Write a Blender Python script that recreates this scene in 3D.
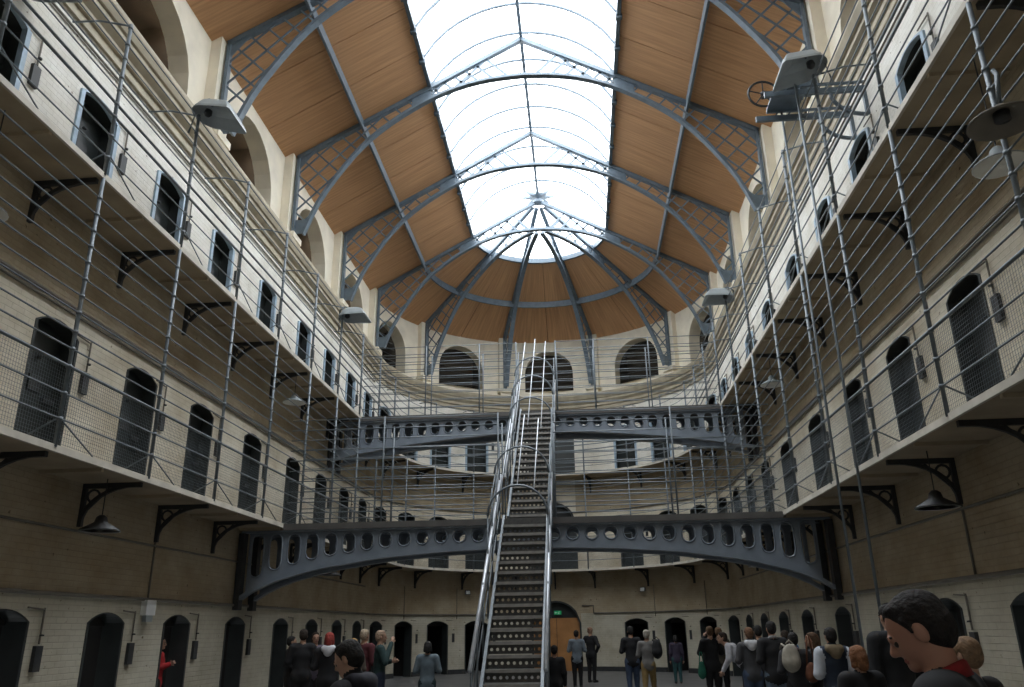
import bpy, math, random
import numpy as np
from mathutils import Vector, Matrix
R = math.radians
random.seed(7)
for _o in list(bpy.data.objects):
    bpy.data.objects.remove(_o)
SC = bpy.context.scene
COL = SC.collection

# ------------------------------------------------------------------ camera, sky, exposure
F_PX, TILT, YAW, ROLL = 796.64, 0.3443, 0.0799, -0.0151
CAM = Vector((1.077, 0.0, 1.56))
def camera_axes():
    f = Vector((-math.sin(YAW) * math.cos(TILT), math.cos(YAW) * math.cos(TILT), math.sin(TILT)))
    r = Vector((math.cos(YAW), math.sin(YAW), 0)); u = r.cross(f)
    return math.cos(ROLL) * r + math.sin(ROLL) * u, -math.sin(ROLL) * r + math.cos(ROLL) * u, f
CR, CU, CF = camera_axes()
cam_data = bpy.data.cameras.new('camera'); cam_data.sensor_width = 36.0
cam_data.lens = F_PX / 1024 * 36.0; cam_data.clip_start = 0.05; cam_data.clip_end = 300
cam = bpy.data.objects.new('camera', cam_data); COL.objects.link(cam)
cam.matrix_world = Matrix(((CR.x, CU.x, -CF.x, CAM.x), (CR.y, CU.y, -CF.y, CAM.y), (CR.z, CU.z, -CF.z, CAM.z), (0, 0, 0, 1)))
SC.camera = cam

world = bpy.data.worlds.new('overcast_sky'); SC.world = world; world.use_nodes = True
bg = world.node_tree.nodes['Background']
bg.inputs[0].default_value = (0.93, 0.965, 1.0, 1); bg.inputs[1].default_value = 3.2
SC.view_settings.view_transform = 'Standard'; SC.view_settings.look = 'None'
SC.view_settings.exposure = 1.6; SC.view_settings.gamma = 1.0; SC.view_settings.use_curve_mapping = False
SC.cycles.max_bounces = 10; SC.cycles.diffuse_bounces = 7; SC.cycles.transparent_max_bounces = 16
SC.cycles.sample_clamp_indirect = 8

# ------------------------------------------------------------------ key dimensions (metres)
WW, WG, YC = 6.16, 5.196, 27.24          # cell wall, gallery edge, centre of the round end
WU = 6.42                                 # upper wall
Y_NEAR = -4.0
SKY_Y0 = 4.64                            # skylight stopped short here, out of view, to dim the near floor
Z1, Z2 = 3.73, 7.50                       # gallery floors
RIDGE, SLOPE = 17.26, 0.565
RIB_Y = [13.68, 18.20, 22.72, 27.24]
SKY_X = 2.56
DOOR_Y = [5.5, 7.75, 9.97, 12.27, 14.52, 17.05, 19.7, 22.0, 24.3, 26.5]
DOOR_A = [-78.5, -62, -46, -30, 30, 46, 62, 78.5]
POST_Y = [6.77 + 2.197 * k for k in range(10)]
POST_A = [-78, -57, -36, -15, 15, 36, 57, 78]
def pixel_ray(x, y): return CF + CR * ((x - 512) / F_PX) + CU * ((343.5 - y) / F_PX)
def at_y(x, y, Y): d = pixel_ray(x, y); return CAM + d * ((Y - CAM.y) / d.y)
def at_x(x, y, X): d = pixel_ray(x, y); return CAM + d * ((X - CAM.x) / d.x)

# ------------------------------------------------------------------ materials
MATS = {}
def mat(name, col, rough=0.6, metal=0.0, var=0.0, scale=3.0, bump=0.0, emit=None, col2=None, uvscale=None):
    m = bpy.data.materials.new(name); m.use_nodes = True; nt = m.node_tree
    b = nt.nodes['Principled BSDF']
    b.inputs['Base Color'].default_value = (*col, 1); b.inputs['Roughness'].default_value = rough; b.inputs['Metallic'].default_value = metal
    if var or bump:
        tc = nt.nodes.new('ShaderNodeTexCoord'); n = nt.nodes.new('ShaderNodeTexNoise')
        n.inputs['Scale'].default_value = scale; n.inputs['Detail'].default_value = 6
        if uvscale:
            mp = nt.nodes.new('ShaderNodeMapping'); mp.inputs['Scale'].default_value = uvscale
            nt.links.new(tc.outputs['UV'], mp.inputs[0]); nt.links.new(mp.outputs[0], n.inputs['Vector'])
        else:
            nt.links.new(tc.outputs['Object'], n.inputs['Vector'])
        if var:
            r = nt.nodes.new('ShaderNodeValToRGB'); c2 = col2 or tuple(c * (1 - var) for c in col)
            r.color_ramp.elements[0].position = 0.32; r.color_ramp.elements[1].position = 0.68
            r.color_ramp.elements[0].color = (*c2, 1); r.color_ramp.elements[1].color = (*[min(1, c * (1 + var * .4)) for c in col], 1)
            nt.links.new(n.outputs['Fac'], r.inputs[0]); nt.links.new(r.outputs[0], b.inputs['Base Color'])
        if bump:
            bp = nt.nodes.new('ShaderNodeBump'); bp.inputs['Strength'].default_value = bump; bp.inputs['Distance'].default_value = 0.02
            nt.links.new(n.outputs['Fac'], bp.inputs['Height']); nt.links.new(bp.outputs[0], b.inputs['Normal'])
    if emit:
        b.inputs['Emission Color'].default_value = (*emit[0], 1); b.inputs['Emission Strength'].default_value = emit[1]
    MATS[name] = m; return m

def brick_mat(name, c1, c2, mortar, grime):
    m = bpy.data.materials.new(name); m.use_nodes = True; nt = m.node_tree; b = nt.nodes['Principled BSDF']
    b.inputs['Roughness'].default_value = 0.75
    tc = nt.nodes.new('ShaderNodeTexCoord'); bt = nt.nodes.new('ShaderNodeTexBrick')
    bt.inputs['Color1'].default_value = (*c1, 1); bt.inputs['Color2'].default_value = (*c2, 1); bt.inputs['Mortar'].default_value = (*mortar, 1)
    bt.inputs['Scale'].default_value = 1.0; bt.inputs['Brick Width'].default_value = 0.24; bt.inputs['Row Height'].default_value = 0.082
    bt.inputs['Mortar Size'].default_value = 0.007; bt.inputs['Mortar Smooth'].default_value = 0.6
    nt.links.new(tc.outputs['UV'], bt.inputs['Vector'])
    n = nt.nodes.new('ShaderNodeTexNoise'); n.inputs['Scale'].default_value = 0.9; n.inputs['Detail'].default_value = 8; n.inputs['Roughness'].default_value = 0.65
    nt.links.new(tc.outputs['UV'], n.inputs['Vector'])
    r = nt.nodes.new('ShaderNodeValToRGB'); r.color_ramp.elements[0].position = 0.3; r.color_ramp.elements[1].position = 0.6
    r.color_ramp.elements[0].color = (*grime, 1); r.color_ramp.elements[1].color = (1, 1, 1, 1)
    nt.links.new(n.outputs['Fac'], r.inputs[0])
    mx = nt.nodes.new('ShaderNodeMix'); mx.data_type = 'RGBA'; mx.blend_type = 'MULTIPLY'; mx.inputs['Factor'].default_value = 1
    nt.links.new(bt.outputs['Color'], mx.inputs['A']); nt.links.new(r.outputs[0], mx.inputs['B'])
    # small dark chips in the paint
    n2 = nt.nodes.new('ShaderNodeTexNoise'); n2.inputs['Scale'].default_value = 9; n2.inputs['Detail'].default_value = 3
    nt.links.new(tc.outputs['UV'], n2.inputs['Vector'])
    r2 = nt.nodes.new('ShaderNodeValToRGB'); r2.color_ramp.elements[0].position = 0.27; r2.color_ramp.elements[1].position = 0.31
    r2.color_ramp.elements[0].color = (0.35, 0.3, 0.25, 1); r2.color_ramp.elements[1].color = (1, 1, 1, 1)
    nt.links.new(n2.outputs['Fac'], r2.inputs[0])
    mx2 = nt.nodes.new('ShaderNodeMix'); mx2.data_type = 'RGBA'; mx2.blend_type = 'MULTIPLY'; mx2.inputs['Factor'].default_value = 1
    nt.links.new(mx.outputs['Result'], mx2.inputs['A']); nt.links.new(r2.outputs[0], mx2.inputs['B'])
    nt.links.new(mx2.outputs['Result'], b.inputs['Base Color'])
    bp = nt.nodes.new('ShaderNodeBump'); bp.inputs['Strength'].default_value = 0.5; bp.inputs['Distance'].default_value = 0.012; bp.invert = True
    nt.links.new(bt.outputs['Fac'], bp.inputs['Height']); nt.links.new(bp.outputs[0], b.inputs['Normal'])
    MATS[name] = m; return m

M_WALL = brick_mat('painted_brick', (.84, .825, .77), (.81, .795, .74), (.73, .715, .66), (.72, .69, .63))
M_WALL1 = brick_mat('painted_brick_yellow_dimmed', (.73, .68, .56), (.70, .65, .53), (.62, .57, .46), (.68, .62, .53))  # creamier paint, also toned down for the dimmer first floor
M_WALL0 = brick_mat('painted_brick_tan_shade', (.47, .395, .275), (.44, .37, .26), (.39, .325, .23), (.68, .62, .53))  # tan paint, darkened further to put the shade under the galleries into the colour
M_WALL00 = brick_mat('painted_brick_grey_shade', (.55, .52, .42), (.52, .49, .40), (.46, .43, .35), (.68, .64, .57))  # greyer paint, darkened to put the ground storey's shade into the colour
M_PLASTER = mat('cream_plaster', (.80, .74, .61), .7, 0, .12, 2.0)
M_CORNICE = mat('cornice_stone', (.42, .37, .275), .7, 0, .2, 3.0)
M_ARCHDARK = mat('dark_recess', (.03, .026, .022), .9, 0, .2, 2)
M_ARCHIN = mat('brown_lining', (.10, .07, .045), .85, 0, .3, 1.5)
M_WOOD = mat('ceiling_boards', (.58, .335, .175), .55, 0, .22, 1.0, .06, None, (.46, .255, .125), (16, 0.7, 1))
M_WOODB = mat('ceiling_backing', (.16, .085, .04), .8, 0, .1)
M_RIB = mat('blue_grey_iron', (.125, .165, .205), .45, 0.0, .2, 6.0)
M_GIRDER = mat('bridge_iron', (.205, .24, .285), .42, 0.0, .15, 4.0)
M_BAR = mat('galvanised_bar', (.17, .20, .225), .45, 0.15, .2, 8.0)
M_STEEL = mat('polished_rail', (.60, .64, .70), .30, 0.35, .15, 6.0)
M_DARKIRON = mat('dark_iron', (.035, .037, .04), .55, 0.0, .3, 6.0)
M_DECK = mat('gallery_flags', (.42, .345, .24), .8, 0, .25, 1.6)
M_FASCIA = mat('gallery_edge', (.62, .58, .50), .7, 0, .2, 3.0)
M_BRDECK = mat('bridge_deck_edge', (.10, .095, .09), .7, 0, .2, 3.0)
M_DOOR = mat('slate_door_paint', (.016, .021, .021), .45, 0, .25, 4.0)
M_DOORF = mat('dark_door_frame', (.03, .036, .036), .5, 0, .2, 4.0)
M_BLUEF = mat('pale_blue_frame', (.36, .48, .60), .5, 0, .25, 6.0)
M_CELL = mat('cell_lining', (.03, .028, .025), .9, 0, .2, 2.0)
M_FLOOR = mat('stone_floor', (.12, .12, .118), .5, 0, .25, 1.4)
M_PIPE = mat('painted_pipe', (.16, .145, .12), .6, 0, .2, 5)
M_ENAMEL = mat('lamp_enamel', (.33, .37, .39), .35, 0, .12, 5)
M_ENAMELW = mat('lamp_white_inside', (.75, .77, .76), .4, 0, .08, 5)
M_TREAD = mat('stair_iron', (.10, .098, .095), .5, 0.2, .3, 10)
M_NOSE = mat('stair_nosing', (.34, .33, .31), .4, 0.4, .2, 10)
M_STRING = mat('stair_stringer', (.085, .10, .115), .45, 0.1, .2, 5)
M_ENTR = mat('varnished_door', (.42, .20, .07), .4, 0, .25, 2.0)
M_GREEN = mat('exit_green', (.02, .45, .16), .4, 0, 0, 1, 0, ((.02, .55, .2), .04))
M_SIGNW = mat('exit_white', (.8, .85, .8), .4)
def glass_mat():
    m = bpy.data.materials.new('skylight_glass'); m.use_nodes = True; nt = m.node_tree; nt.nodes.clear()
    o = nt.nodes.new('ShaderNodeOutputMaterial'); t = nt.nodes.new('ShaderNodeBsdfTransparent'); g = nt.nodes.new('ShaderNodeBsdfGlossy')
    t.inputs[0].default_value = (.93, .95, .96, 1); g.inputs['Roughness'].default_value = .1
    x = nt.nodes.new('ShaderNodeMixShader'); x.inputs[0].default_value = .06
    nt.links.new(t.outputs[0], x.inputs[1]); nt.links.new(g.outputs[0], x.inputs[2]); nt.links.new(x.outputs[0], o.inputs[0]); return m
M_GLASS = glass_mat()

# ------------------------------------------------------------------ mesh helpers
class MB:
    def __init__(s): s.v = []; s.f = []; s.uv = []; s.m = []
    def vert(s, p): s.v.append(tuple(p)); return len(s.v) - 1
    def face(s, ids, uv=None, m=0): s.f.append(tuple(ids)); s.uv.append(uv); s.m.append(m)
    def poly(s, pts, uv=None, m=0): s.face([s.vert(p) for p in pts], uv, m)
    def hexa(s, p, m=0):            # p: 8 points, bottom 0-3 then top 4-7
        i = [s.vert(q) for q in p]
        for q in ((3, 2, 1, 0), (4, 5, 6, 7), (0, 1, 5, 4), (1, 2, 6, 5), (2, 3, 7, 6), (3, 0, 4, 7)): s.face([i[k] for k in q], None, m)
        return s
    def box(s, x0, x1, y0, y1, z0, z1, m=0):
        return s.hexa(((x0, y0, z0), (x1, y0, z0), (x1, y1, z0), (x0, y1, z0), (x0, y0, z1), (x1, y0, z1), (x1, y1, z1), (x0, y1, z1)), m)
    def rings(s, rings, closed=False, cap=True, m=0):
        ids = [[s.vert(p) for p in r] for r in rings]; n = len(ids[0]); k = len(ids)
        for i in range(k if closed else k - 1):
            a, b = ids[i], ids[(i + 1) % k]
            for j in range(n): s.face((a[j], a[(j + 1) % n], b[(j + 1) % n], b[j]), None, m)
        if cap and not closed: s.face(ids[0][::-1], None, m); s.face(ids[-1], None, m)
        return s
    def sweep(s, path, prof, up=(0, 0, 1), closed=False, cap=True, m=0):   # prof: list of (side, up) offsets
        path = [Vector(p) for p in path]; k = len(path); up = Vector(up); out = []
        for i in range(k):
            a = path[i - 1] if (i > 0 or closed) else path[i]; b = path[(i + 1) % k] if (i < k - 1 or closed) else path[i]
            t = (b - a).normalized(); sd = t.cross(up)
            if sd.length < 1e-4: sd = t.cross(Vector((1, 0, 0)))
            sd.normalize(); u2 = sd.cross(t).normalized()
            out.append([path[i] + sd * q[0] + u2 * q[1] for q in prof])
        return s.rings(out, closed, cap, m)
    def tube(s, path, r, n=6, up=(0, 0, 1), closed=False, m=0):
        return s.sweep(path, [(r * math.cos(2 * math.pi * j / n), r * math.sin(2 * math.pi * j / n)) for j in range(n)], up, closed, True, m)
    def bar(s, a, b, w, h, up=(0, 0, 1), m=0):
        return s.sweep([a, b], [(-w / 2, -h / 2), (w / 2, -h / 2), (w / 2, h / 2), (-w / 2, h / 2)], up, False, True, m)
    def lathe(s, prof, n=20, c=(0, 0, 0), axis=None, m=0):   # prof: (r, z)
        out = []
        for r, z in prof: out.append([(c[0] + r * math.cos(2 * math.pi * j / n), c[1] + r * math.sin(2 * math.pi * j / n), c[2] + z) for j in range(n)])
        return s.rings(out, False, True, m)
    def mesh(s, name, mats, smooth=False):
        me = bpy.data.meshes.new(name); me.from_pydata(s.v, [], s.f)
        if any(u is not None for u in s.uv):
            ul = me.uv_layers.new(name='uv'); k = 0; dat = []
            for f, u in zip(s.f, s.uv):
                for j in range(len(f)): dat += (u[j] if u is not None else (0, 0))
            ul.data.foreach_set('uv', dat)
        for mm in (mats if isinstance(mats, (list, tuple)) else [mats]): me.materials.append(mm)
        if any(s.m): me.polygons.foreach_set('material_index', s.m)
        if smooth: me.polygons.foreach_set('use_smooth', [True] * len(s.f))
        me.update(); return me
    def build(s, name, mats, parent=None, smooth=False): return link(name, s.mesh(name, mats, smooth), parent)
def link(name, me, parent=None, loc=None, rz=None):
    o = bpy.data.objects.new(name, me); COL.objects.link(o)
    if parent is not None: o.parent = parent
    if loc is not None: o.location = loc
    if rz is not None: o.rotation_euler = (0, 0, rz)
    return o
def empty(name, loc=(0, 0, 0), rz=0.0):
    o = bpy.data.objects.new(name, None); COL.objects.link(o); o.location = loc; o.rotation_euler = (0, 0, rz); o.empty_display_size = .1; return o
def tag(o, label, cat, group=None):
    o['label'] = label; o['category'] = cat
    if group: o['group'] = group
    return o
def struct(o, label=None, cat=None):
    o['kind'] = 'structure'
    if label: o['label'] = label
    if cat: o['category'] = cat
    return o
ORD = ['first', 'second', 'third', 'fourth', 'fifth', 'sixth', 'seventh', 'eighth', 'ninth', 'tenth', 'eleventh', 'twelfth']

def map_left(u, v, d=0.0): return (-WW - d, u, v)
def map_right(u, v, d=0.0): return (WW + d, u, v)
def map_apse(u, v, d=0.0):               # u in degrees, 0 at the back
    a = R(u); return ((WW + d) * math.sin(a), YC + (WW + d) * math.cos(a), v)
def segs(a, b, step):
    n = max(1, int(math.ceil(abs(b - a) / step))); return [a + (b - a) * i / n for i in range(n + 1)]

def wall_band(mb, mp, u0, u1, v0, v1, ops, ulen=1.0, step=1e9, base=0.0, mi=0):
    nf0 = len(mb.f)
    """front face of a wall with arched openings; ops = (uc, half_width_u, vbottom, vspring, rise, depth); ulen = metres per u"""
    def q(a, b, c, d):   # rectangle u a..b v c..d
        for s0, s1 in zip(segs(a, b, step)[:-1], segs(a, b, step)[1:]):
            mb.poly([mp(s0, c, base), mp(s1, c, base), mp(s1, d, base), mp(s0, d, base)], [(s0 * ulen, c), (s1 * ulen, c), (s1 * ulen, d), (s0 * ulen, d)])
    cur = u0
    for uc, hw, vb, vs, rise, dep in sorted(ops):
        q(cur, uc - hw, v0, v1); cur = uc + hw
        if vb > v0 + 1e-4: q(uc - hw, uc + hw, v0, vb)
        N = 12; arc = []
        for i in range(N + 1):
            t = -1 + 2 * i / N; w = hw * ulen
            if rise < w * .95:
                rr = (w * w + rise * rise) / (2 * rise); z = vs + math.sqrt(max(0, rr * rr - (t * w) ** 2)) - (rr - rise)
            else: t = -math.cos(math.pi * i / N); z = vs + rise * math.sin(math.pi * i / N)
            arc.append((uc + t * hw, z))
        for (a, za), (b, zb) in zip(arc[:-1], arc[1:]):
            mb.poly([mp(a, za, base), mp(b, zb, base), mp(b, v1, base), mp(a, v1, base)], [(a * ulen, za), (b * ulen, zb), (b * ulen, v1), (a * ulen, v1)])
        loop = [(uc - hw, vb)] + arc + [(uc + hw, vb)]
        L = 0
        for (a, za), (b, zb) in zip(loop[:-1], loop[1:]):
            if abs(a - b) < 1e-6 and abs(za - zb) < 1e-6: continue
            dl = math.hypot((b - a) * ulen, zb - za)
            mb.poly([mp(a, za, base), mp(a, za, base + dep), mp(b, zb, base + dep), mp(b, zb, base)], [(0, L), (dep, L), (dep, L + dl), (0, L + dl)]); L += dl
        if vb > v0 + 1e-4: mb.poly([mp(uc - hw, vb, base), mp(uc + hw, vb, base), mp(uc + hw, vb, base + dep), mp(uc - hw, vb, base + dep)], [(0, 0), (1, 0), (1, dep), (0, dep)])
    q(cur, u1, v0, v1)
    for i in range(nf0, len(mb.f)): mb.m[i] = mi

def arch_loop(hw, vb, vs, rise, N=10):
    rr = (hw * hw + rise * rise) / (2 * rise)
    arc = [(hw * t, vs + math.sqrt(max(0, rr * rr - (t * hw) ** 2)) - (rr - rise)) for t in [-1 + 2 * i / N for i in range(N + 1)]]
    return [(-hw, vb)] + arc + [(hw, vb)]

# ------------------------------------------------------------------ the shell of the hall
DG, D1, D2 = (.50, 0.0, 1.74, .15), (.49, Z1, Z1 + 1.90, .15), (.52, Z2, Z2 + 1.85, .13)   # half width, sill, spring, rise
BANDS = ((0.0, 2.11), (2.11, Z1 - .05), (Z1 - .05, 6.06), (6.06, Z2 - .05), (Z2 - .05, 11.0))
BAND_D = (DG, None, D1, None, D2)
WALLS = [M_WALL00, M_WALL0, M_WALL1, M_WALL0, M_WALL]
def openings(us, d, ulen, dep): return [(u, d[0] / ulen, d[1], d[2], d[3], dep) for u in us]
UD = R(1) * WW
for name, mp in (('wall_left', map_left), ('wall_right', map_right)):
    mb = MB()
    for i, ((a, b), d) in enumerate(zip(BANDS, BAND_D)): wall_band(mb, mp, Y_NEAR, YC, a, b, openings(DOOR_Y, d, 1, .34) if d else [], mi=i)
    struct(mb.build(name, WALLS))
mb = MB()
EB = (0.0, 2.62, 2.62, Z1 - .05)
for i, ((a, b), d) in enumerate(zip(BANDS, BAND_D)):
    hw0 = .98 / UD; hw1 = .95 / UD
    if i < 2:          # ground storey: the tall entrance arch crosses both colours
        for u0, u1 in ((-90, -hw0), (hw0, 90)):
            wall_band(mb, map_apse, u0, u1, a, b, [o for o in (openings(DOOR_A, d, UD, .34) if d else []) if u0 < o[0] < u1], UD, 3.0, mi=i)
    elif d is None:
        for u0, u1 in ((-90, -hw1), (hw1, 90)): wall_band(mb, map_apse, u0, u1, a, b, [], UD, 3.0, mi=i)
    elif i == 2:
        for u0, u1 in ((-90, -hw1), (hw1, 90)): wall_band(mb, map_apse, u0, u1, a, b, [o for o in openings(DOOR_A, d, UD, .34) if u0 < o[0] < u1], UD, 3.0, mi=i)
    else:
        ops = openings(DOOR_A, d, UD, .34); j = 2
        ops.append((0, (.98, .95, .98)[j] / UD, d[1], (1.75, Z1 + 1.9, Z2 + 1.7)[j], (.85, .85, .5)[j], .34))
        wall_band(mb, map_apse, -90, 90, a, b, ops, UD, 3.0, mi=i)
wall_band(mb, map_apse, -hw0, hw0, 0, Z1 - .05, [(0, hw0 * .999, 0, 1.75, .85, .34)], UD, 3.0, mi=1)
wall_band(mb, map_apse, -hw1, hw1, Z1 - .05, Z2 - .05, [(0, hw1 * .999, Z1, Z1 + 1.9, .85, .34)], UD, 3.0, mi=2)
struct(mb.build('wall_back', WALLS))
mb = MB(); mb.poly([(-WU, Y_NEAR, 0), (WU, Y_NEAR, 0), (WU, Y_NEAR, 14), (0, Y_NEAR, 18.2), (-WU, Y_NEAR, 14)], [(0, 0), (13, 0), (13, 14), (6.5, 18), (0, 14)])
struct(mb.build('wall_front', M_WALL))
mb = MB(); mb.box(-8, 8, Y_NEAR - .5, YC + 8, -.2, 0)
struct(mb.build('floor', M_FLOOR))

# upper wall with round-headed recesses, one per bay
BAYS = [RIB_Y[0] - 4.52 * k + 2.26 for k in range(5, -1, -1)] + [RIB_Y[1] + 2.26, RIB_Y[2] + 2.26]
def upper_map(sign): return lambda u, v, d=0.0: (sign * (WU + d), u, v)
def upper_apse(u, v, d=0.0): a = R(u); return ((WU + d) * math.sin(a), YC + (WU + d) * math.cos(a), v)
UA = R(1) * WU
for name, sg in (('wall_left_upper', -1), ('wall_right_upper', 1)):
    mb = MB(); wall_band(mb, upper_map(sg), Y_NEAR, YC, 10.9, 13.75, [(c, 1.36, 11.02, 11.9, 1.36, .42) for c in BAYS])
    w = struct(mb.build(name, M_PLASTER))
    for c in BAYS:
        # dark brown passage behind the recess
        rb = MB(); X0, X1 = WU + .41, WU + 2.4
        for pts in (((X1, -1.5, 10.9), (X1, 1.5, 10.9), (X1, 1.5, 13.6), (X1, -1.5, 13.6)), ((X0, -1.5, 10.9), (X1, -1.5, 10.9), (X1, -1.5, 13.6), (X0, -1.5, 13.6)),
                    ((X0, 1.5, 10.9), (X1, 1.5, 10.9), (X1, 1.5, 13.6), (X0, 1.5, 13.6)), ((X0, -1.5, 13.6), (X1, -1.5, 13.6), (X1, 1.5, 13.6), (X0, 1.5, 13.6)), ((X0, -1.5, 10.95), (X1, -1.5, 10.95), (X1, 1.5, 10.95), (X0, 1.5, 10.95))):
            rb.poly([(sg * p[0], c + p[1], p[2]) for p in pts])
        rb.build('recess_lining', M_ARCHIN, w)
mb = MB(); APW = [-72, -36, 0, 36, 72]
wall_band(mb, upper_apse, -90, 90, 10.9, 13.75, [(c, 1.06 / UA, 11.34, 12.15, 1.06, .5) for c in APW], UA, 3.0)
w = struct(mb.build('wall_back_upper', M_PLASTER))
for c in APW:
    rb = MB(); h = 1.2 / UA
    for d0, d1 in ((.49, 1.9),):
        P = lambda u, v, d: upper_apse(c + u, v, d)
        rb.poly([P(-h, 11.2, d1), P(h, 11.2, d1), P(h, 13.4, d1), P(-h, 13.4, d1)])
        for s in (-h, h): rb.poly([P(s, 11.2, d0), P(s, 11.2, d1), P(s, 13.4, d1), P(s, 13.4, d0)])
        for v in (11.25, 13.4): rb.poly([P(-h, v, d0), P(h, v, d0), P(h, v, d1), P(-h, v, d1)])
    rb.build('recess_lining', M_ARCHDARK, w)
    for k in range(7):        # louvre slats in the round-end recesses
        z = 11.5 + k * .24; hw = 1.04 if z < 12.15 else math.sqrt(max(.02, 1.05 ** 2 - (z - 12.15) ** 2))
        sb = MB(); pts = [upper_apse(c + u, z, .62) for u in segs(-hw / UA, hw / UA, 3)]
        sb.sweep(pts, [(-.06, -.01), (.06, -.05), (.06, -.03), (-.06, .01)]); sb.build('slat', M_DARKIRON, w)

# cornice between the top gallery and the upper wall
PROF = [(0, 10.30), (.05, 10.30), (.05, 10.44), (.10, 10.46), (.10, 10.56), (.20, 10.66), (.20, 10.74), (.24, 10.76), (.30, 10.90), (.30, 10.98), (.26, 11.01), (-.27, 11.01), (-.27, 10.30)]
def cornice(name, pts_fn, us):
    mb = MB(); ring = [[pts_fn(u, z, -d) for d, z in PROF] for u in us]; mb.rings(ring); return struct(mb.build(name, M_CORNICE))
cornice('trim_1', map_left, [Y_NEAR, YC]); cornice('trim_2', map_apse, segs(-90, 90, 4)); cornice('trim_3', map_right, [Y_NEAR, YC])
# skirting at the foot of the round end
mb = MB(); edges = [-90]
for a in sorted(DOOR_A + [0]): hw = (.98 if a == 0 else .5) / UD; edges += [a - hw, a + hw]
edges.append(90)
for a, b in zip(edges[0::2], edges[1::2]):
    mb.rings([[map_apse(u, z, -d) for d, z in ((0, 0), (.03, 0), (.03, .16), (0, .16))] for u in segs(a, b, 4)])
struct(mb.build('baseboard_back', M_DARKIRON))

# pilasters and corbels under each truss
for k, y in enumerate([RIB_Y[0] - 4.52 * j for j in range(4, 0, -1)] + RIB_Y):
    for sg, wn in ((-1, 'wall_left_upper'), (1, 'wall_right_upper')):
        P = bpy.data.objects[wn]
        mb = MB(); xs = sorted((sg * (WU + .02), sg * (WW + .03))); mb.box(xs[0], xs[1], y - .24, y + .24, 11.3, 13.74); mb.build('pilaster', M_PLASTER, P)
        mb = MB(); xs = sorted((sg * (WU + .02), sg * 5.98)); mb.box(xs[0], xs[1], y - .3, y + .3, 11.2, 11.36)
        xs = sorted((sg * (WU + .02), sg * 6.06)); mb.box(xs[0], xs[1], y - .22, y + .22, 11.0, 11.2); mb.build('corbel', M_PLASTER, P)
P = bpy.data.objects['wall_back_upper']
for a in (-54, -18, 18, 54):
    def RB(mb, r0, r1, hw, z0, z1):
        ca, sa = math.cos(R(a)), math.sin(R(a)); f = lambda r, t, z: (r * sa + t * ca, YC + r * ca - t * sa, z)
        mb.hexa([f(r0, -hw, z0), f(r1, -hw, z0), f(r1, hw, z0), f(r0, hw, z0), f(r0, -hw, z1), f(r1, -hw, z1), f(r1, hw, z1), f(r0, hw, z1)])
    mb = MB(); RB(mb, WU + .02, WW + .03, .24, 11.3, 13.74); mb.build('pilaster', M_PLASTER, P)
    mb = MB(); RB(mb, WU + .02, 5.98, .3, 11.2, 11.36); RB(mb, WU + .02, 6.06, .22, 11.0, 11.2); mb.build('corbel', M_PLASTER, P)

# ------------------------------------------------------------------ ceiling: backing slab, board panels, purlins, skylight
def roof_z(s, off=0.0): return RIDGE - SLOPE * s + off
def roof_pt(sg, y, s, off=0.0): return (sg * s, y, roof_z(s, off))
def cone_pt(a, s, off=0.0): return (s * math.sin(R(a)), YC + s * math.cos(R(a)), roof_z(s, off))
mb = MB()
for sg in (-1, 1):
    q = [roof_pt(sg, Y_NEAR, SKY_X, .03), roof_pt(sg, YC, SKY_X, .03), roof_pt(sg, YC, 6.6, .03), roof_pt(sg, Y_NEAR, 6.6, .03)]
    mb.hexa(q + [(p[0], p[1], p[2] + .12) for p in q])
    q = [roof_pt(sg, Y_NEAR, 0, .03), roof_pt(sg, SKY_Y0, 0, .03), roof_pt(sg, SKY_Y0, SKY_X, .03), roof_pt(sg, Y_NEAR, SKY_X, .03)]  # unseen solid roof, added to keep daylight off the near floor
    mb.hexa(q + [(p[0], p[1], p[2] + .12) for p in q])
A = segs(-90, 90, 6)
for a, b in zip(A[:-1], A[1:]):
    q = [cone_pt(a, SKY_X, .03), cone_pt(b, SKY_X, .03), cone_pt(b, 6.6, .03), cone_pt(a, 6.6, .03)]
    mb.hexa(q + [(p[0], p[1], p[2] + .12) for p in q])
CEIL = struct(mb.build('ceiling', M_WOODB))
def panel(pt, u0, u1, s0, s1, ulen, step):
    mb = MB(); g = .012 / ulen; us = segs(u0 + g, u1 - g, step)
    for a, b in zip(us[:-1], us[1:]):
        mb.poly([pt(a, s0, 0), pt(b, s0, 0), pt(b, s1, 0), pt(a, s1, 0)], [(a * ulen, s0), (b * ulen, s0), (b * ulen, s1), (a * ulen, s1)])
    for a, b, c, d in ((us[0], s0, us[0], s1), (us[-1], s0, us[-1], s1)): mb.poly([pt(a, b, 0), pt(c, d, 0), pt(c, d, .03), pt(a, b, .03)])
    mb.build('ceiling_panel', M_WOOD, CEIL)
edges = [Y_NEAR] + [RIB_Y[0] - 4.52 * j for j in range(4, -1, -1)] + RIB_Y[1:]
for sg in (-1, 1):
    for y0, y1 in zip(edges[:-1], edges[1:]):
        n = 3
        for s0, s1 in ((SKY_X + .02, 4.40), (4.41, 6.5)):
            for k in range(n):
                panel(lambda u, s, o, sg=sg: roof_pt(sg, u, s, o), y0 + (y1 - y0) * k / n, y0 + (y1 - y0) * (k + 1) / n, s0, s1, 1.0, 1e9)
for a in (-90, -54, -18, 18, 54):
    for s0, s1 in ((SKY_X + .02, 4.40), (4.41, 6.5)):
        for k in range(2): panel(cone_pt, a + 18 * k, a + 18 * k + 18, s0, s1, R(1) * 4.5, 4.5)
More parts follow.
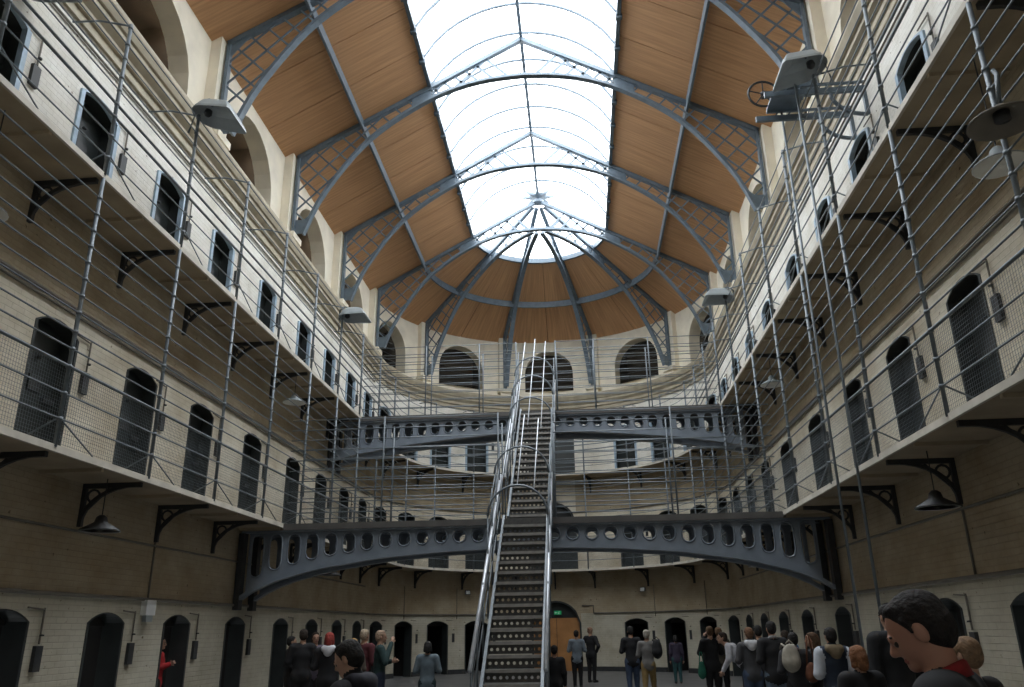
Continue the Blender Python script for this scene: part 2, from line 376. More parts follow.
# purlins
for sg in (-1, 1):
    mb = MB(); mb.bar(roof_pt(sg, Y_NEAR, 4.40, -.09), roof_pt(sg, YC, 4.40, -.13), .06, .26); mb.build('purlin', M_RIB, CEIL)
mb = MB(); mb.sweep([cone_pt(a, 4.40, -.13) for a in segs(-90, 90, 6)], [(-.03, -.13), (.03, -.13), (.03, .13), (-.03, .13)]); mb.build('purlin', M_RIB, CEIL)

mb = MB(); mb.poly([(s_, SKY_Y0, 17.6) for s_ in (-SKY_X, SKY_X)] + [(SKY_X, SKY_Y0, 15.8), (0, SKY_Y0, RIDGE), (-SKY_X, SKY_Y0, 15.8)]); mb.build('skylight_cutoff', M_PLASTER, CEIL)  # unseen plate closing the skylight where it is cut short
SKY = empty('window_1', (0, 10, 15.8)); struct(SKY); SKY.location = (0, 0, 0)
def hoop_z(s): rr = (2.56 ** 2 + 1.62 ** 2) / (2 * 1.62); return 15.84 + math.sqrt(max(0, rr * rr - s * s)) - (rr - 1.62)
HS = [-SKY_X + 2 * SKY_X * i / 16 for i in range(17)]
HY = [RIB_Y[0] + 4.52 * (j / 4.0) for j in range(-19, 13)]
HY = [y for y in HY if SKY_Y0 + .2 < y < YC - .2]
EY = [SKY_Y0] + HY + [YC]
for y0, y1 in zip(EY[:-1], EY[1:]):
    for half in (HS[:9], HS[8:]):
        mb = MB()
        for a, b in zip(half[:-1], half[1:]): mb.poly([(a, y0, hoop_z(a)), (b, y0, hoop_z(b)), (b, y1, hoop_z(b)), (a, y1, hoop_z(a))])
        mb.build('pane', M_GLASS, SKY)
for a0 in (-90, -54, -18, 18, 54):
    mb = MB(); aa = segs(a0, a0 + 36, 6); ss = [0.02, .5, 1.0, 1.5, 2.0, 2.3, 2.56]
    for a, b in zip(aa[:-1], aa[1:]):
        for s0, s1 in zip(ss[:-1], ss[1:]):
            f = lambda a, s: (s * math.sin(R(a)), YC + s * math.cos(R(a)), hoop_z(s)); mb.poly([f(a, s0), f(b, s0), f(b, s1), f(a, s1)])
    mb.build('pane', M_GLASS, SKY)
for y in HY:
    mb = MB(); mb.tube([(s, y, hoop_z(s) - .04) for s in HS], .040, 5, (0, 1, 0)); mb.build('glazing_hoop', M_RIB, SKY)
mb = MB(); mb.bar((0, SKY_Y0, 17.30), (0, YC, 17.30), .09, .16); mb.build('ridge_bar', M_RIB, SKY)
for sg in (-1, 1):
    mb = MB(); mb.bar((sg * SKY_X, SKY_Y0, 15.83), (sg * SKY_X, YC, 15.83), .10, .20); mb.build('skylight_kerb', M_RIB, SKY)
    for y in HY:
        if y > 8: mb = MB(); mb.box(sg * SKY_X - .08, sg * SKY_X + .08, y - .05, y + .05, 15.66, 15.78); mb.build('kerb_cleat', M_RIB, SKY)
mb = MB(); mb.sweep([cone_pt(a, SKY_X, .02) for a in segs(-90, 90, 6)], [(-.05, -.1), (.05, -.1), (.05, .1), (-.05, .1)]); mb.build('skylight_kerb', M_RIB, SKY)
# daylight is sampled through the opening of the skylight
for (cx, cy, sx, sy) in ((0, (SKY_Y0 + YC + 2.6) / 2, 5.2, YC + 2.6 - SKY_Y0),):
    ld = bpy.data.lights.new('skylight_portal', 'AREA'); ld.shape = 'RECTANGLE'; ld.size = sx; ld.size_y = sy
    ld.cycles.is_portal = True
    lo = bpy.data.objects.new('skylight_portal', ld); COL.objects.link(lo); lo.location = (cx, cy, 17.7)

# ------------------------------------------------------------------ roof trusses
ARX = [0, .8, 1.6, 2.4, 3.1, 3.73, 4.25, 4.7, 5.2, 5.58, 5.84]
ARZ = [15.95, 15.91, 15.76, 15.45, 15.05, 14.6, 14.15, 13.6, 12.85, 12.2, 11.40]
def zb(x): return float(np.interp(x, ARX, ARZ)) if x <= 5.84 else 11.4
def zt(x): return RIDGE - SLOPE * x - .06
ARC = [(x, zb(x)) for x in np.concatenate([np.linspace(0, 4.2, 15), np.linspace(4.45, 5.84, 9)])]
# smooth the arch a little
ARC = [ARC[0]] + [((ARC[i - 1][0] + 2 * ARC[i][0] + ARC[i + 1][0]) / 4, (ARC[i - 1][1] + 2 * ARC[i][1] + ARC[i + 1][1]) / 4) for i in range(1, len(ARC) - 1)] + [ARC[-1]]
AXS, AZS = [p[0] for p in ARC], [p[1] for p in ARC]
def zarc(x): return float(np.interp(x, AXS, AZS)) if x <= AXS[-1] else 11.4
def inside(x, z): return 0.02 < x < 6.12 and zarc(x) < z < zt(x) and z > 11.6
def lattice(pitch, xr):
    out = []
    for dr in (1, -1):
        for k in range(-60, 61):
            # line: z = 13.78 + dr*(x-6.12) + k*pitch*sqrt2
            seg = None; n = 260
            for i in range(n + 1):
                x = xr[0] + (xr[1] - xr[0]) * i / n; z = 13.78 + dr * (x - 6.12) + k * pitch * 1.414
                if inside(x, z):
                    seg = (x, z, x, z) if seg is None else (seg[0], seg[1], x, z)
                elif seg is not None:
                    if math.hypot(seg[2] - seg[0], seg[3] - seg[1]) > .15: out.append(seg)
                    seg = None
            if seg is not None and math.hypot(seg[2] - seg[0], seg[3] - seg[1]) > .15: out.append(seg)
    return out
LATT = lattice(.40, (3.05, 6.12)); LATT_TOP = lattice(.33, (0.03, 2.5))
HUBR = .28
def half_truss(P, f, x_in=0.0):
    """f(x, t, z) -> point; x distance from the ridge, t thickness offset"""
    def chord(name, pts, wd, th):
        mb = MB(); rg = []
        for i, (x, z) in enumerate(pts):
            a = pts[max(i - 1, 0)]; b = pts[min(i + 1, len(pts) - 1)]; tx, tz = b[0] - a[0], b[1] - a[1]; l = math.hypot(tx, tz); nx, nz = -tz / l, tx / l
            rg.append([f(x + nx * th / 2, -wd / 2, z + nz * th / 2), f(x + nx * th / 2, wd / 2, z + nz * th / 2), f(x - nx * th / 2, wd / 2, z - nz * th / 2), f(x - nx * th / 2, -wd / 2, z - nz * th / 2)])
        mb.rings(rg); mb.build(name, M_RIB, P)
    chord('top_chord', [(max(x_in, 0.0), zt(max(x_in, 0)) - .02), (6.14, zt(6.14) - .02)], .15, .11)
    chord('arch_chord', [p for p in ARC if p[0] >= x_in - 1e-6], .17, .07)
    chord('arch_web', [(x - .0, z + .06) for x, z in ARC if x >= x_in - 1e-6], .03, .08)
    chord('wall_post', [(6.11, 11.40), (6.11, zt(6.11))], .15, .07)
    def plate(name, poly, th=.03):
        mb = MB(); a = [f(x, -th / 2, z) for x, z in poly]; b = [f(x, th / 2, z) for x, z in poly]; mb.rings([a, b]); mb.build(name, M_RIB, P)
    plate('web_plate', [(2.52, zarc(2.52)), (3.05, zarc(3.05)), (3.05, zt(3.05)), (2.52, zt(2.52))])
    plate('foot_plate', [(AXS[-1], 11.42), (6.1, 11.42), (6.1, 11.82), (zx(11.82), 11.82)])
    plate('corner_plate', [(6.1, zt(6.1)), (6.1, zt(6.1) - .4), (5.55, zt(5.55))])
    for s in LATT + LATT_TOP:
        if min(s[0], s[2]) < x_in + .05: continue
        mb = MB(); w = .042 if s[0] > 2.9 else .075; dx, dz = s[2] - s[0], s[3] - s[1]; l = math.hypot(dx, dz); nx, nz = -dz / l * w / 2, dx / l * w / 2
        q = [(s[0] + nx, s[1] + nz), (s[2] + nx, s[3] + nz), (s[2] - nx, s[3] - nz), (s[0] - nx, s[1] - nz)]
        mb.rings([[f(x, -.012, z) for x, z in q], [f(x, .012, z) for x, z in q]]); mb.build('lattice_bar', M_RIB, P)
def zx(z): return float(np.interp(z, AZS[::-1], AXS[::-1]))
TL = ['nearest arched iron roof truss, cut by the top of the picture', 'second arched iron roof truss, its peak near the top of the skylight', 'third arched iron roof truss, just before the spoked end of the roof', 'farthest full roof truss, its peak at the star boss']
for k, y in enumerate(RIB_Y):
    P = empty('roof_truss', (0, y, 11.4)); tag(P, TL[k], 'roof truss', 'blue-grey roof trusses')
    for sg in (-1, 1): half_truss(P, lambda x, t, z, sg=sg: (sg * x, t, z - 11.4))
for a, lb in ((-54, 'leftmost'), (-18, 'second from left'), (18, 'third from left'), (54, 'rightmost')):
    P = empty('half_truss', (0, YC, 11.4)); ca, sa = math.cos(R(a)), math.sin(R(a))
    tag(P, lb + ' of the four spoke-like half trusses fanning over the round end', 'roof truss', 'spoke trusses of the round end')
    half_truss(P, lambda x, t, z: (x * sa + t * ca, x * ca - t * sa, z - 11.4), HUBR)
H = empty('roof_boss', (0, YC, 17.1)); tag(H, 'dark star-shaped boss where the roof spokes meet', 'roof boss')
mb = MB(); mb.lathe([(.05, -.05), (.2, -.02), (.22, .08), (.08, .16), (.05, .3)], 16); mb.build('hub', M_RIB, H)
mb = MB(); top = []; bot = []
for i in range(16): r = .62 if i % 2 == 0 else .26; a = 2 * math.pi * i / 16; top.append((r * math.cos(a), r * math.sin(a), .30)); bot.append((r * math.cos(a), r * math.sin(a), .20))
mb.rings([bot, top]); mb.build('star_plate', M_RIB, H)

# ------------------------------------------------------------------ galleries with brackets, and the barred cages on them
def wchild(mb, name, m, P, smooth=False):
    o = mb.build(name, m, None, smooth); o.parent = P; o.matrix_parent_inverse = Matrix.Translation(-P.location); return o
def wlink(name, me, P, loc, rz=0.0):
    o = link(name, me, None, loc, rz); o.parent = P; o.matrix_parent_inverse = Matrix.Translation(-P.location); return o
def edge_apse(a, r=WG): return (r * math.sin(R(a)), YC + r * math.cos(R(a)))
def bracket_mesh():
    mb = MB(); L, D = .88, .62      # local: x from wall (0) to edge, z down from the deck
    mb.box(0, L, -.03, .03, -.07, 0); mb.box(0, .06, -.03, .03, -D, 0)
    pts = [(.03 + (L - .12) * (1 - math.cos(t)) , 0, -D + .05 + (D - .09) * math.sin(t)) for t in [math.pi / 2 * i / 8 for i in range(9)]]
    mb.sweep(pts, [(-.025, -.025), (.025, -.025), (.025, .025), (-.025, .025)], (0, 1, 0))
    c = (.17, 0, -.18); mb.tube([(c[0] + .09 * math.cos(t), 0, c[2] + .09 * math.sin(t)) for t in [2 * math.pi * i / 12 for i in range(12)]], .018, 5, (0, 1, 0), True)
    mb.bar((.06, 0, -.42), (.40, 0, -.07), .03, .03)
    return mb.mesh('bracket', M_DARKIRON)
BR = bracket_mesh()
jb = MB(); jb.box(.05, .93, -.025, .025, -.05, 0); JOIST = jb.mesh('joist', M_DECK)
LV = {1: ('first', Z1), 2: ('top', Z2)}
BARS = {1: [.33, .65, 1.0, 1.23, 1.46, 1.72, 1.95, 2.19, 2.43, 2.66, 2.89, 3.14, 3.39], 2: [.26, .6, .92, 1.13, 1.36, 1.58, 1.91, 2.16, 2.46]}
THICK = {1: (1.0,), 2: (.92, 1.13)}
TOP = {1: Z2 - .07, 2: 10.02}
pmesh = {}
for lv, (nm, Z) in LV.items():
    pm = MB(); pm.tube([(0, 0, -.02), (0, 0, TOP[lv] - Z)], .027, 8); 
    for bz in BARS[lv]: pm.tube([(0, 0, bz - .02), (0, 0, bz + .02)], .036, 8)
    pmesh[lv] = pm.mesh('post', M_BAR, True)
    ar = MB(); ar.tube([(0, 0, TOP[2] - Z2 - .02), (.5, 0, TOP[2] - Z2 + .12), (.93, 0, TOP[2] - Z2 + .14)], .016, 6); amesh = ar.mesh('wall_arm', M_BAR, True)
    br = MB(); br.tube([(0, 0, .34), (0, .78, .02)], .011, 5); dmesh = br.mesh('brace', M_BAR, True)
    st = MB(); st.tube([(0, 0, .35), (.62, 0, .01)], .012, 5); smesh = st.mesh('strut', M_BAR, True)
    for side, sg in (('left', -1), ('right', 1), ('curved back', 0)):
        G = empty('gallery', (sg * 5.7, 10, Z - .09) if sg else (0, YC + 5.7, Z - .09))
        tag(G, f'{nm} floor gallery walkway on iron brackets along the {side} wall', 'gallery', 'gallery walkways')
        K = empty('gallery_cage', (sg * WG, 10, Z) if sg else (0, YC + WG, Z))
        tag(K, f'barred iron cage railing of the {nm} floor gallery on the {side} wall', 'railing', 'gallery cage railings')
        if sg:
            mb = MB(); xs = sorted((sg * (WW - .002), sg * (WG + .03))); mb.box(xs[0], xs[1], Y_NEAR + .02, YC, Z - .07, Z); wchild(mb, 'deck', M_DECK, G)
            mb = MB(); xs = sorted((sg * (WG + .03), sg * (WG - .01))); mb.box(xs[0], xs[1], Y_NEAR + .02, YC, Z - .075, Z + .01); wchild(mb, 'fascia', M_FASCIA, G)
            for y in POST_Y:
                wlink('bracket', BR, G, (sg * WW, y, Z - .07), 0 if sg < 0 else math.pi)
                wlink('joist', JOIST, G, (sg * WW, y + 1.1, Z - .07), 0 if sg < 0 else math.pi)
                wlink('post', pmesh[lv], K, (sg * WG, y, Z)); rz = math.pi if sg < 0 else 0
                wlink('brace', dmesh, K, (sg * WG, y, Z)); wlink('strut', smesh, K, (sg * WG, y, Z), rz)
                if lv == 2: wlink('wall_arm', amesh, K, (sg * WG, y, Z), rz)
            path = lambda z: [(sg * WG, 0.5, z), (sg * WG, YC, z)]
        else:
            mb = MB(); aa = segs(-90, 90, 3)
            mb.rings([[(*edge_apse(a, r), z) for r, z in ((WG + .03, Z - .07), (WW - .01, Z - .07), (WW - .01, Z), (WG + .03, Z))] for a in aa]); wchild(mb, 'deck', M_DECK, G)
            mb = MB(); mb.rings([[(*edge_apse(a, r), z) for r, z in ((WG - .01, Z - .075), (WG + .03, Z - .075), (WG + .03, Z + .01), (WG - .01, Z + .01))] for a in aa]); wchild(mb, 'fascia', M_FASCIA, G)
            for a in POST_A + [0]:
                wlink('bracket', BR, G, (*edge_apse(a, WW - .01), Z - .07), R(-90 - a))
                if a: wlink('post', pmesh[lv], K, (*edge_apse(a), Z))
                if lv == 2 and a: wlink('wall_arm', amesh, K, (*edge_apse(a), Z), R(90 - a))
            path = lambda z: [(*edge_apse(a), z) for a in segs(-90, 90, 5)]
        for bz in BARS[lv]:
            mb = MB(); mb.tube(path(Z + bz), .022 if bz in THICK[lv] else .0115, 5); wchild(mb, 'bar', M_BAR, K, True)
        # fine wire mesh along the foot of the first floor railing
        if lv == 1:
            mb = MB(); r = .0021
            def wire(a, b, up):
                mb.sweep([a, b], [(r, 0), (-r / 2, r * .87), (-r / 2, -r * .87)], up, False, False)
            if sg:
                for y in np.arange(6.0, YC, .045): wire((sg * (WG + .02), y, Z + .03), (sg * (WG + .02), y, Z + 1.0), (0, 1, 0))
                for z in np.arange(Z + .045, Z + 1.0, .045): wire((sg * (WG + .02), 6.0, z), (sg * (WG + .02), YC, z), (0, 0, 1))
            else:
                for a in segs(-90, 90, .5): e = edge_apse(a, WG + .02); wire((*e, Z + .03), (*e, Z + 1.0), (0, 1, 0))
                for z in np.arange(Z + .045, Z + 1.0, .045): mb.sweep([(*edge_apse(a, WG + .02), z) for a in segs(-90, 90, 5)], [(r, 0), (-r / 2, r * .87), (-r / 2, -r * .87)], (0, 0, 1), False, False)
            o = wchild(mb, 'wire_mesh', M_BAR, K); o['kind'] = 'stuff'

# ------------------------------------------------------------------ the two footbridges
def footbridge(y0, y1, Z, xs, zs, wtop, htop, label, bar_dz, nbar, posts, gap_front, gap_back):
    B = empty('footbridge', (0, y0, Z)); tag(B, label, 'footbridge', 'iron footbridges')
    arch = lambda x: float(np.interp(abs(x), xs, zs))
    CW = .392; cells = [(-15 + k) * CW + .14 for k in range(31)]
    cells = [c for c in cells if abs(c) < 6.02]
    for yg in (y0 + .02, y1 - .02):
        mb = MB(); T = .014; rim = MB()
        for c in cells:
            a, b = c - CW / 2, c + CW / 2
            ht, hb = htop + .02, arch(c) + .125 + .018 * abs(c)
            hz = (ht + hb) / 2; hh = max((ht - hb) / 2, .1); hw = .134
            sq = [(s, -1) for s in (-1, -.5, 0, .5)] + [(1, t) for t in (-1, -.5, 0, .5)] + [(s, 1) for s in (1, .5, 0, -.5)] + [(-1, t) for t in (1, .5, 0, -.5)]
            n = len(sq); O = []; I = []
            for s, t in sq:
                x = c + s * CW / 2; z0, z1 = arch(x), wtop; O.append((x, z0 + (z1 - z0) * (t + 1) / 2))
                an = math.atan2(t * hh, s * hw); dx, dz = math.cos(an), math.sin(an); fl = max(hh - hw, 0)
                # stadium boundary along (dx, dz)
                lo, hi = 0, 2
                for _ in range(24):
                    md = (lo + hi) / 2; px, pz = abs(md * dx), abs(md * dz)
                    d = px - hw if pz < fl else math.hypot(px, pz - fl) - hw
                    lo, hi = (md, hi) if d < 0 else (lo, md)
                I.append((c + lo * dx, hz + lo * dz))
            fo, bo, fi, bi = ([mb.vert((x, yg + e, z)) for x, z in L] for L, e in ((O, -T), (O, T), (I, -T), (I, T)))
            for j in range(n):
                k = (j + 1) % n
                mb.face((fo[j], fo[k], fi[k], fi[j])); mb.face((bo[k], bo[j], bi[j], bi[k])); mb.face((fi[j], fi[k], bi[k], bi[j]))
            rm = MB(); rm.tube([(x, yg + (-.02 if yg < (y0 + y1) / 2 else .02), z) for x, z in I], .018, 4, (0, 1, 0), True); wchild(rm, 'hole_rim', M_GIRDER, B)
        wchild(mb, 'girder_web', M_GIRDER, B)
        mb = MB(); xx = np.linspace(-6.1, 6.1, 41)
        mb.sweep([(x, yg, arch(x)) for x in xx], [(-.09, -.035), (.09, -.035), (.09, .035), (-.09, .035)]); wchild(mb, 'arched_flange', M_GIRDER, B)
        mb = MB(); mb.box(-6.1, 6.1, yg - .09, yg + .09, wtop, wtop + .04); wchild(mb, 'top_flange', M_GIRDER, B)
        for sg in (-1, 1):
            mb = MB(); x = sorted((sg * 6.02, sg * 6.14)); mb.box(x[0], x[1], yg - .1, yg + .1, arch(6.0) - .25, wtop); wchild(mb, 'wall_shoe', M_DARKIRON, B)
    mb = MB(); mb.box(-WG + .012, WG - .012, y0 - .1, y1 + .1, wtop + .04, Z); wchild(mb, 'deck', M_BRDECK, B)
    for yy, gap in ((y0 - .06, gap_front), (y1 + .06, gap_back)):
        for k in range(1, nbar + 1):
            z = Z + bar_dz * k
            for a, b in (((-WG + .03, gap[0]), (gap[1], WG - .03)) if gap else ((-WG + .03, WG - .03),)):
                mb = MB(); mb.tube([(a, yy, z), (b, yy, z)], .011, 5); wchild(mb, 'bar', M_BAR, B, True)
        for x in posts:
            mb = MB(); mb.tube([(x, yy, Z - .02), (x, yy, Z + bar_dz * nbar + .03)], .02, 6); wchild(mb, 'post', M_BAR, B, True)
    return B
G0, G1 = -.60, .57
footbridge(16.84, 17.66, Z1, [0, .9, 1.76, 3.1, 4.41, 5.2, 5.7, 6.1], [3.16, 3.15, 3.12, 3.02, 2.83, 2.63, 2.45, 2.2], 3.56, 3.51, 'lower blue-grey footbridge with pierced arched girders, at first floor height', .225, 10, (-3.1, G0, G1, 3.1), (G0, G1), (G0, G1))
footbridge(22.43, 23.25, Z2, [0, 1.08, 2.35, 3.9, 5.3, 6.1], [6.92, 6.89, 6.80, 6.65, 6.43, 6.25], 7.33, 7.27, 'upper blue-grey footbridge with pierced arched girders, at top floor height', .235, 9, (-3.3, -1.7, G0, G1, 1.7, 3.3), (G0, G1), None)

# ------------------------------------------------------------------ the two flights of iron stairs
SXL, SXR, SXC, SHW = -.55, .52, -.03, .43
tm = MB(); tm.box(-SHW, SHW, .0, .26, -.035, 0); TREAD = tm.mesh('tread', M_TREAD)
nm_ = MB(); nm_.box(-SHW, SHW, -.025, .012, -.045, .006); NOSE = nm_.mesh('nosing', M_NOSE)
def riser_mesh(h):
    mb = MB(); n = 9; cw = 2 * SHW / n; T = .004
    for k in range(n):
        c = -SHW + cw * (k + .5); sq = [(-1, -1), (0, -1), (1, -1), (1, 0), (1, 1), (0, 1), (-1, 1), (-1, 0)]
        O = [(c + s * cw / 2, h / 2 + t * h / 2) for s, t in sq]; I = [(c + .026 * math.cos(math.atan2(t, s)), h / 2 + .026 * math.sin(math.atan2(t, s))) for s, t in sq]
        o = [mb.vert((x, 0, z)) for x, z in O]; i = [mb.vert((x, 0, z)) for x, z in I]; i2 = [mb.vert((x, .01, z)) for x, z in I]; o2 = [mb.vert((x, .01, z)) for x, z in O]
        for j in range(8):
            q = (j + 1) % 8; mb.face((o[j], o[q], i[q], i[j])); mb.face((i[j], i[q], i2[q], i2[j])); mb.face((o2[q], o2[j], i2[j], i2[q]))
    return mb.mesh('riser', M_TREAD)
def flight(y0, z0, y1, z1, n, label, cage_from, hoops):
    S = empty('staircase', (SXC, y0, z0)); tag(S, label, 'staircase', 'iron stair flights')
    run, rise = (y1 - y0) / n, (z1 - z0) / n; RM = riser_mesh(rise - .06); sl = rise / run
    for i in range(1, n + 1):
        y, z = y0 + (i - 1) * run, z0 + i * rise
        if i < n:
            t = wlink('tread', TREAD, S, (SXC, y, z)); nn = link('nosing', NOSE, t)
        wlink('riser', RM, S, (SXC, y + .02, z - rise + .012))
    line = lambda y, h: z0 + rise + (y - y0) * sl + h
    for x in (SXC - SHW - .025, SXC + SHW + .025):
        mb = MB(); a, b = y0 - .12, y1 - .0
        za, zb_ = line(a, 0), line(b, 0)
        lo0 = max(z0 + .0, za - .30); 
        P8 = []
        for zz in (-.30, .06):
            P8 += [(x - .02, a, max(z0, za + zz)), (x + .02, a, max(z0, za + zz)), (x + .02, b, zb_ + zz - rise), (x - .02, b, zb_ + zz - rise)]
        mb.hexa([P8[0], P8[1], P8[2], P8[3], P8[4], P8[5], P8[6], P8[7]]); st = wchild(mb, 'stringer', M_STRING, S)
        mb = MB(); mb.bar((x, a, max(z0 + .06, za + .06)), (x, b, zb_ + .06 - rise), .05, .02); wchild(mb, 'stringer_cap', M_BAR, S)
    for x in (SXL, SXR):
        mb = MB(); mb.tube([(x, y0 - .1, line(y0 - .1, .9)), (x, y1, line(y1, .9) - rise)], .034, 8); wchild(mb, 'handrail', M_STEEL, S, True)
        for h in (.30, .60): mb = MB(); mb.tube([(x, y0 - .05, line(y0 - .05, h)), (x, y1, line(y1, h) - rise)], 0.013, 6); wchild(mb, 'side_bar', M_BAR, S, True)
        for k in range(0, n, 3):
            y = y0 + k * run + .02; mb = MB(); mb.tube([(x, y, line(y, -.25)), (x, y, line(y, .9 if y < cage_from else 1.5))], .017, 6); wchild(mb, 'baluster', M_BAR, S, True)
        for h in (1.2, 1.5):
            if cage_from < y1: mb = MB(); mb.tube([(x, max(y0, cage_from), line(max(y0, cage_from), h)), (x, y1, line(y1, h) - rise)], 0.013, 6); wchild(mb, 'side_bar', M_BAR, S, True)
    if cage_from < y1:
        c, hw = (SXL + SXR) / 2, (SXR - SXL) / 2; ys = max(y0, cage_from)
        for y in hoops:
            mb = MB(); mb.tube([(c - hw * math.cos(t), y, line(y, 1.5) + hw * math.sin(t)) for t in [math.pi * i / 12 for i in range(13)]], .02, 6, (0, 1, 0)); wchild(mb, 'hoop', M_BAR, S, True)
        for dx, h in ((-.3, 1.94), (0, 2.03), (.3, 1.94)):
            mb = MB(); mb.tube([(c + dx, ys, line(ys, h)), (c + dx, y1 - .05, line(y1 - .05, h))], .012, 6); wchild(mb, 'cage_bar', M_STEEL, S, True)
    return S
flight(12.10, 0.0, 16.74, Z1, 19, 'lower flight of the central iron staircase rising from the floor', 14.3, (14.3, 15.5))
flight(17.76, Z1, 22.33, Z2, 19, 'upper caged flight of the central iron staircase between the two footbridges', 17.76, (18.95, 20.05, 21.1))

# ------------------------------------------------------------------ doors, wall boxes, pipes
def loop_frame(d, w_in, y0, y1):
    hw, vb, vs, rise = d; vb0 = 0.0
    o = arch_loop(hw, 0, vs - vb, rise); i = arch_loop(hw - w_in, 0, vs - vb, rise * (hw - w_in) / hw)
    mb = MB(); rings = [[(a[0], y0, a[1]), (b[0], y0, b[1]), (b[0], y1, b[1]), (a[0], y1, a[1])] for a, b in zip(o, i)]
    return mb.rings(rings)
def leaf_mesh(d, y, hatch):
    hw, vb, vs, rise = d; mb = MB(); L = arch_loop(hw + .03, 0, vs - vb, rise + .02); mb.rings([[(a, y, z) for a, z in L], [(a, y + .05, z) for a, z in L]])
    return mb
FR = {0: loop_frame(DG, .05, -.01, .32).mesh('frame', M_DOORF), 1: loop_frame(D1, .05, -.01, .22).mesh('frame', M_DOORF), 2: loop_frame(D2, .085, -.035, .05).mesh('frame', M_BLUEF)}
DLIN = loop_frame(D2, .04, .05, .25).mesh('lining', M_DOORF)
LF = {1: leaf_mesh(D1, .22, 1).mesh('door_leaf', M_DOOR), 2: leaf_mesh(D2, .25, 1).mesh('door_leaf', M_DOOR)}
hm = MB(); hm.box(-.13, .13, .19, .22, 1.02, 1.24); hm.lathe([(.035, 0), (.035, .02)], 8, (0, .2, 1.5)); HATCH = hm.mesh('hatch', M_DARKIRON)
bm_ = MB(); bm_.box(.20, .44, .17, .22, .92, .99); BOLT = bm_.mesh('bolt', M_DARKIRON)
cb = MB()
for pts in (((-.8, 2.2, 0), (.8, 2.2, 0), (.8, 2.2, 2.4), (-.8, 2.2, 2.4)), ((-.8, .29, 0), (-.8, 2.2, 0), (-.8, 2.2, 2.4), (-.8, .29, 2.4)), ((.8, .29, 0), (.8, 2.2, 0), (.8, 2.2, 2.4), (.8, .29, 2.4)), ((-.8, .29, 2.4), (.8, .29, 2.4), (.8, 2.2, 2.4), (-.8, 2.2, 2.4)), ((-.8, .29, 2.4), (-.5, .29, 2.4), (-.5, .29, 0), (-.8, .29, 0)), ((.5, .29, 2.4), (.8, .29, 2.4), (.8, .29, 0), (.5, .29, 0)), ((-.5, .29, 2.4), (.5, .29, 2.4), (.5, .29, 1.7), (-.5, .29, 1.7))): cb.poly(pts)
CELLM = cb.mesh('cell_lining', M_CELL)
xb = MB(); xb.box(-.075, .075, -.05, 0, 0, .32); BOX = xb.mesh('case', M_DARKIRON)
xb = MB(); xb.tube([(0, -.03, .34), (0, -.03, .80)], .014, 6); xb.tube([(0, -.03, .78), (-.35, -.03, .80)], .012, 6); BOXC = xb.mesh('conduit', M_PIPE)
xb = MB(); xb.lathe([(.0, 0), (.03, 0), (.03, .02), (0, .025)], 8); BKN = xb.mesh('knob', M_DARKIRON)
FLN = {0: 'ground floor', 1: 'first floor', 2: 'top floor'}; zbase = {0: 0.0, 1: Z1, 2: Z2}
places = []
for sd, sg in (('left', -1), ('right', 1)):
    for k, y in enumerate(DOOR_Y): places.append((sd, k, (sg * WW, y), R(90) if sg < 0 else R(-90), f'{ORD[k]} from the near end on the {sd} wall'))
for k, a in enumerate(DOOR_A):
    places.append(('back', k, edge_apse(a, WW), R(-a), f'{ORD[k]} from the left in the curved back wall'))
nd = 0
for lv in (0, 1, 2):
    for sd, k, (px, py), rz, wh in places:
        nd += 1; D = link(f'door_{nd}', FR[lv], None, (px, py, zbase[lv]), rz)
        desc = {0: 'open dark arched cell doorway, ground floor, ', 1: 'closed slate-grey arched cell door, first floor, ', 2: 'pale blue framed cell door, top floor, '}[lv]
        struct(D, desc + wh)
        if lv == 2: link('lining', DLIN, D)
        if lv: lf = link('door_leaf', LF[lv], D); link('bolt', BOLT, lf); link('hatch', HATCH, lf)
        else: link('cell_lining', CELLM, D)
        if sd != 'back' and py < 7: continue
        bx = empty('wall_box'); c, s = math.cos(rz), math.sin(rz); dx = .74
        bx.location = (px + c * dx, py + s * dx, zbase[lv] + (1.12, 1.18, 1.15)[lv]); bx.rotation_euler = (0, 0, rz)
        tag(bx, f'metal box by {ORD[k]} {FLN[lv]} door, ' + ('curved back wall from left' if sd == 'back' else f'{sd} wall from near end'), 'wall box', 'metal boxes beside the cell doors')
        cs = link('case', BOX, bx); link('knob', BKN, cs, (0, -.05, .44)); link('conduit', BOXC, bx)
# entrance in the middle of the round end, and the doors above it
def big_door(z, hw, vs, rise, m_leaf, label, leaf_to=None):
    global nd
    nd += 1; d = (hw, 0, vs, rise); D = link(f'door_{nd}', loop_frame(d, .07, -.09, .24).mesh('frame', M_DOORF), None, (0, YC + WW, z)); struct(D, label)
    mb = MB(); L = arch_loop(hw + .05, 0, vs, rise + .05, 14); mb.rings([[(a, .17, q) for a, q in L], [(a, .21, q) for a, q in L]]); mb.build('backing', M_DOOR, D)
    if leaf_to:
        for a, b in ((-hw + .07, -.01), (.01, hw - .07)):
            mb = MB(); mb.box(a, b, .10, .16, 0, leaf_to); lf = mb.build('door_leaf', m_leaf, D)
            for z0, z1 in ((.12, .8), (.92, leaf_to - .1)): mb = MB(); mb.box(a + .1, b - .1, .085, .10, z0, z1); mb.build('door_panel', m_leaf, lf)
    return D
big_door(0, .98, 1.75, .85, M_ENTR, 'varnished brown double door in the large arched entrance at the back', 1.95)
big_door(Z1, .95, 1.9, .85, M_DOOR, 'large dark arched doorway on the first floor above the entrance')
big_door(Z2, .98, 1.7, .5, M_DOOR, 'wide dark doorway on the top floor above the entrance')
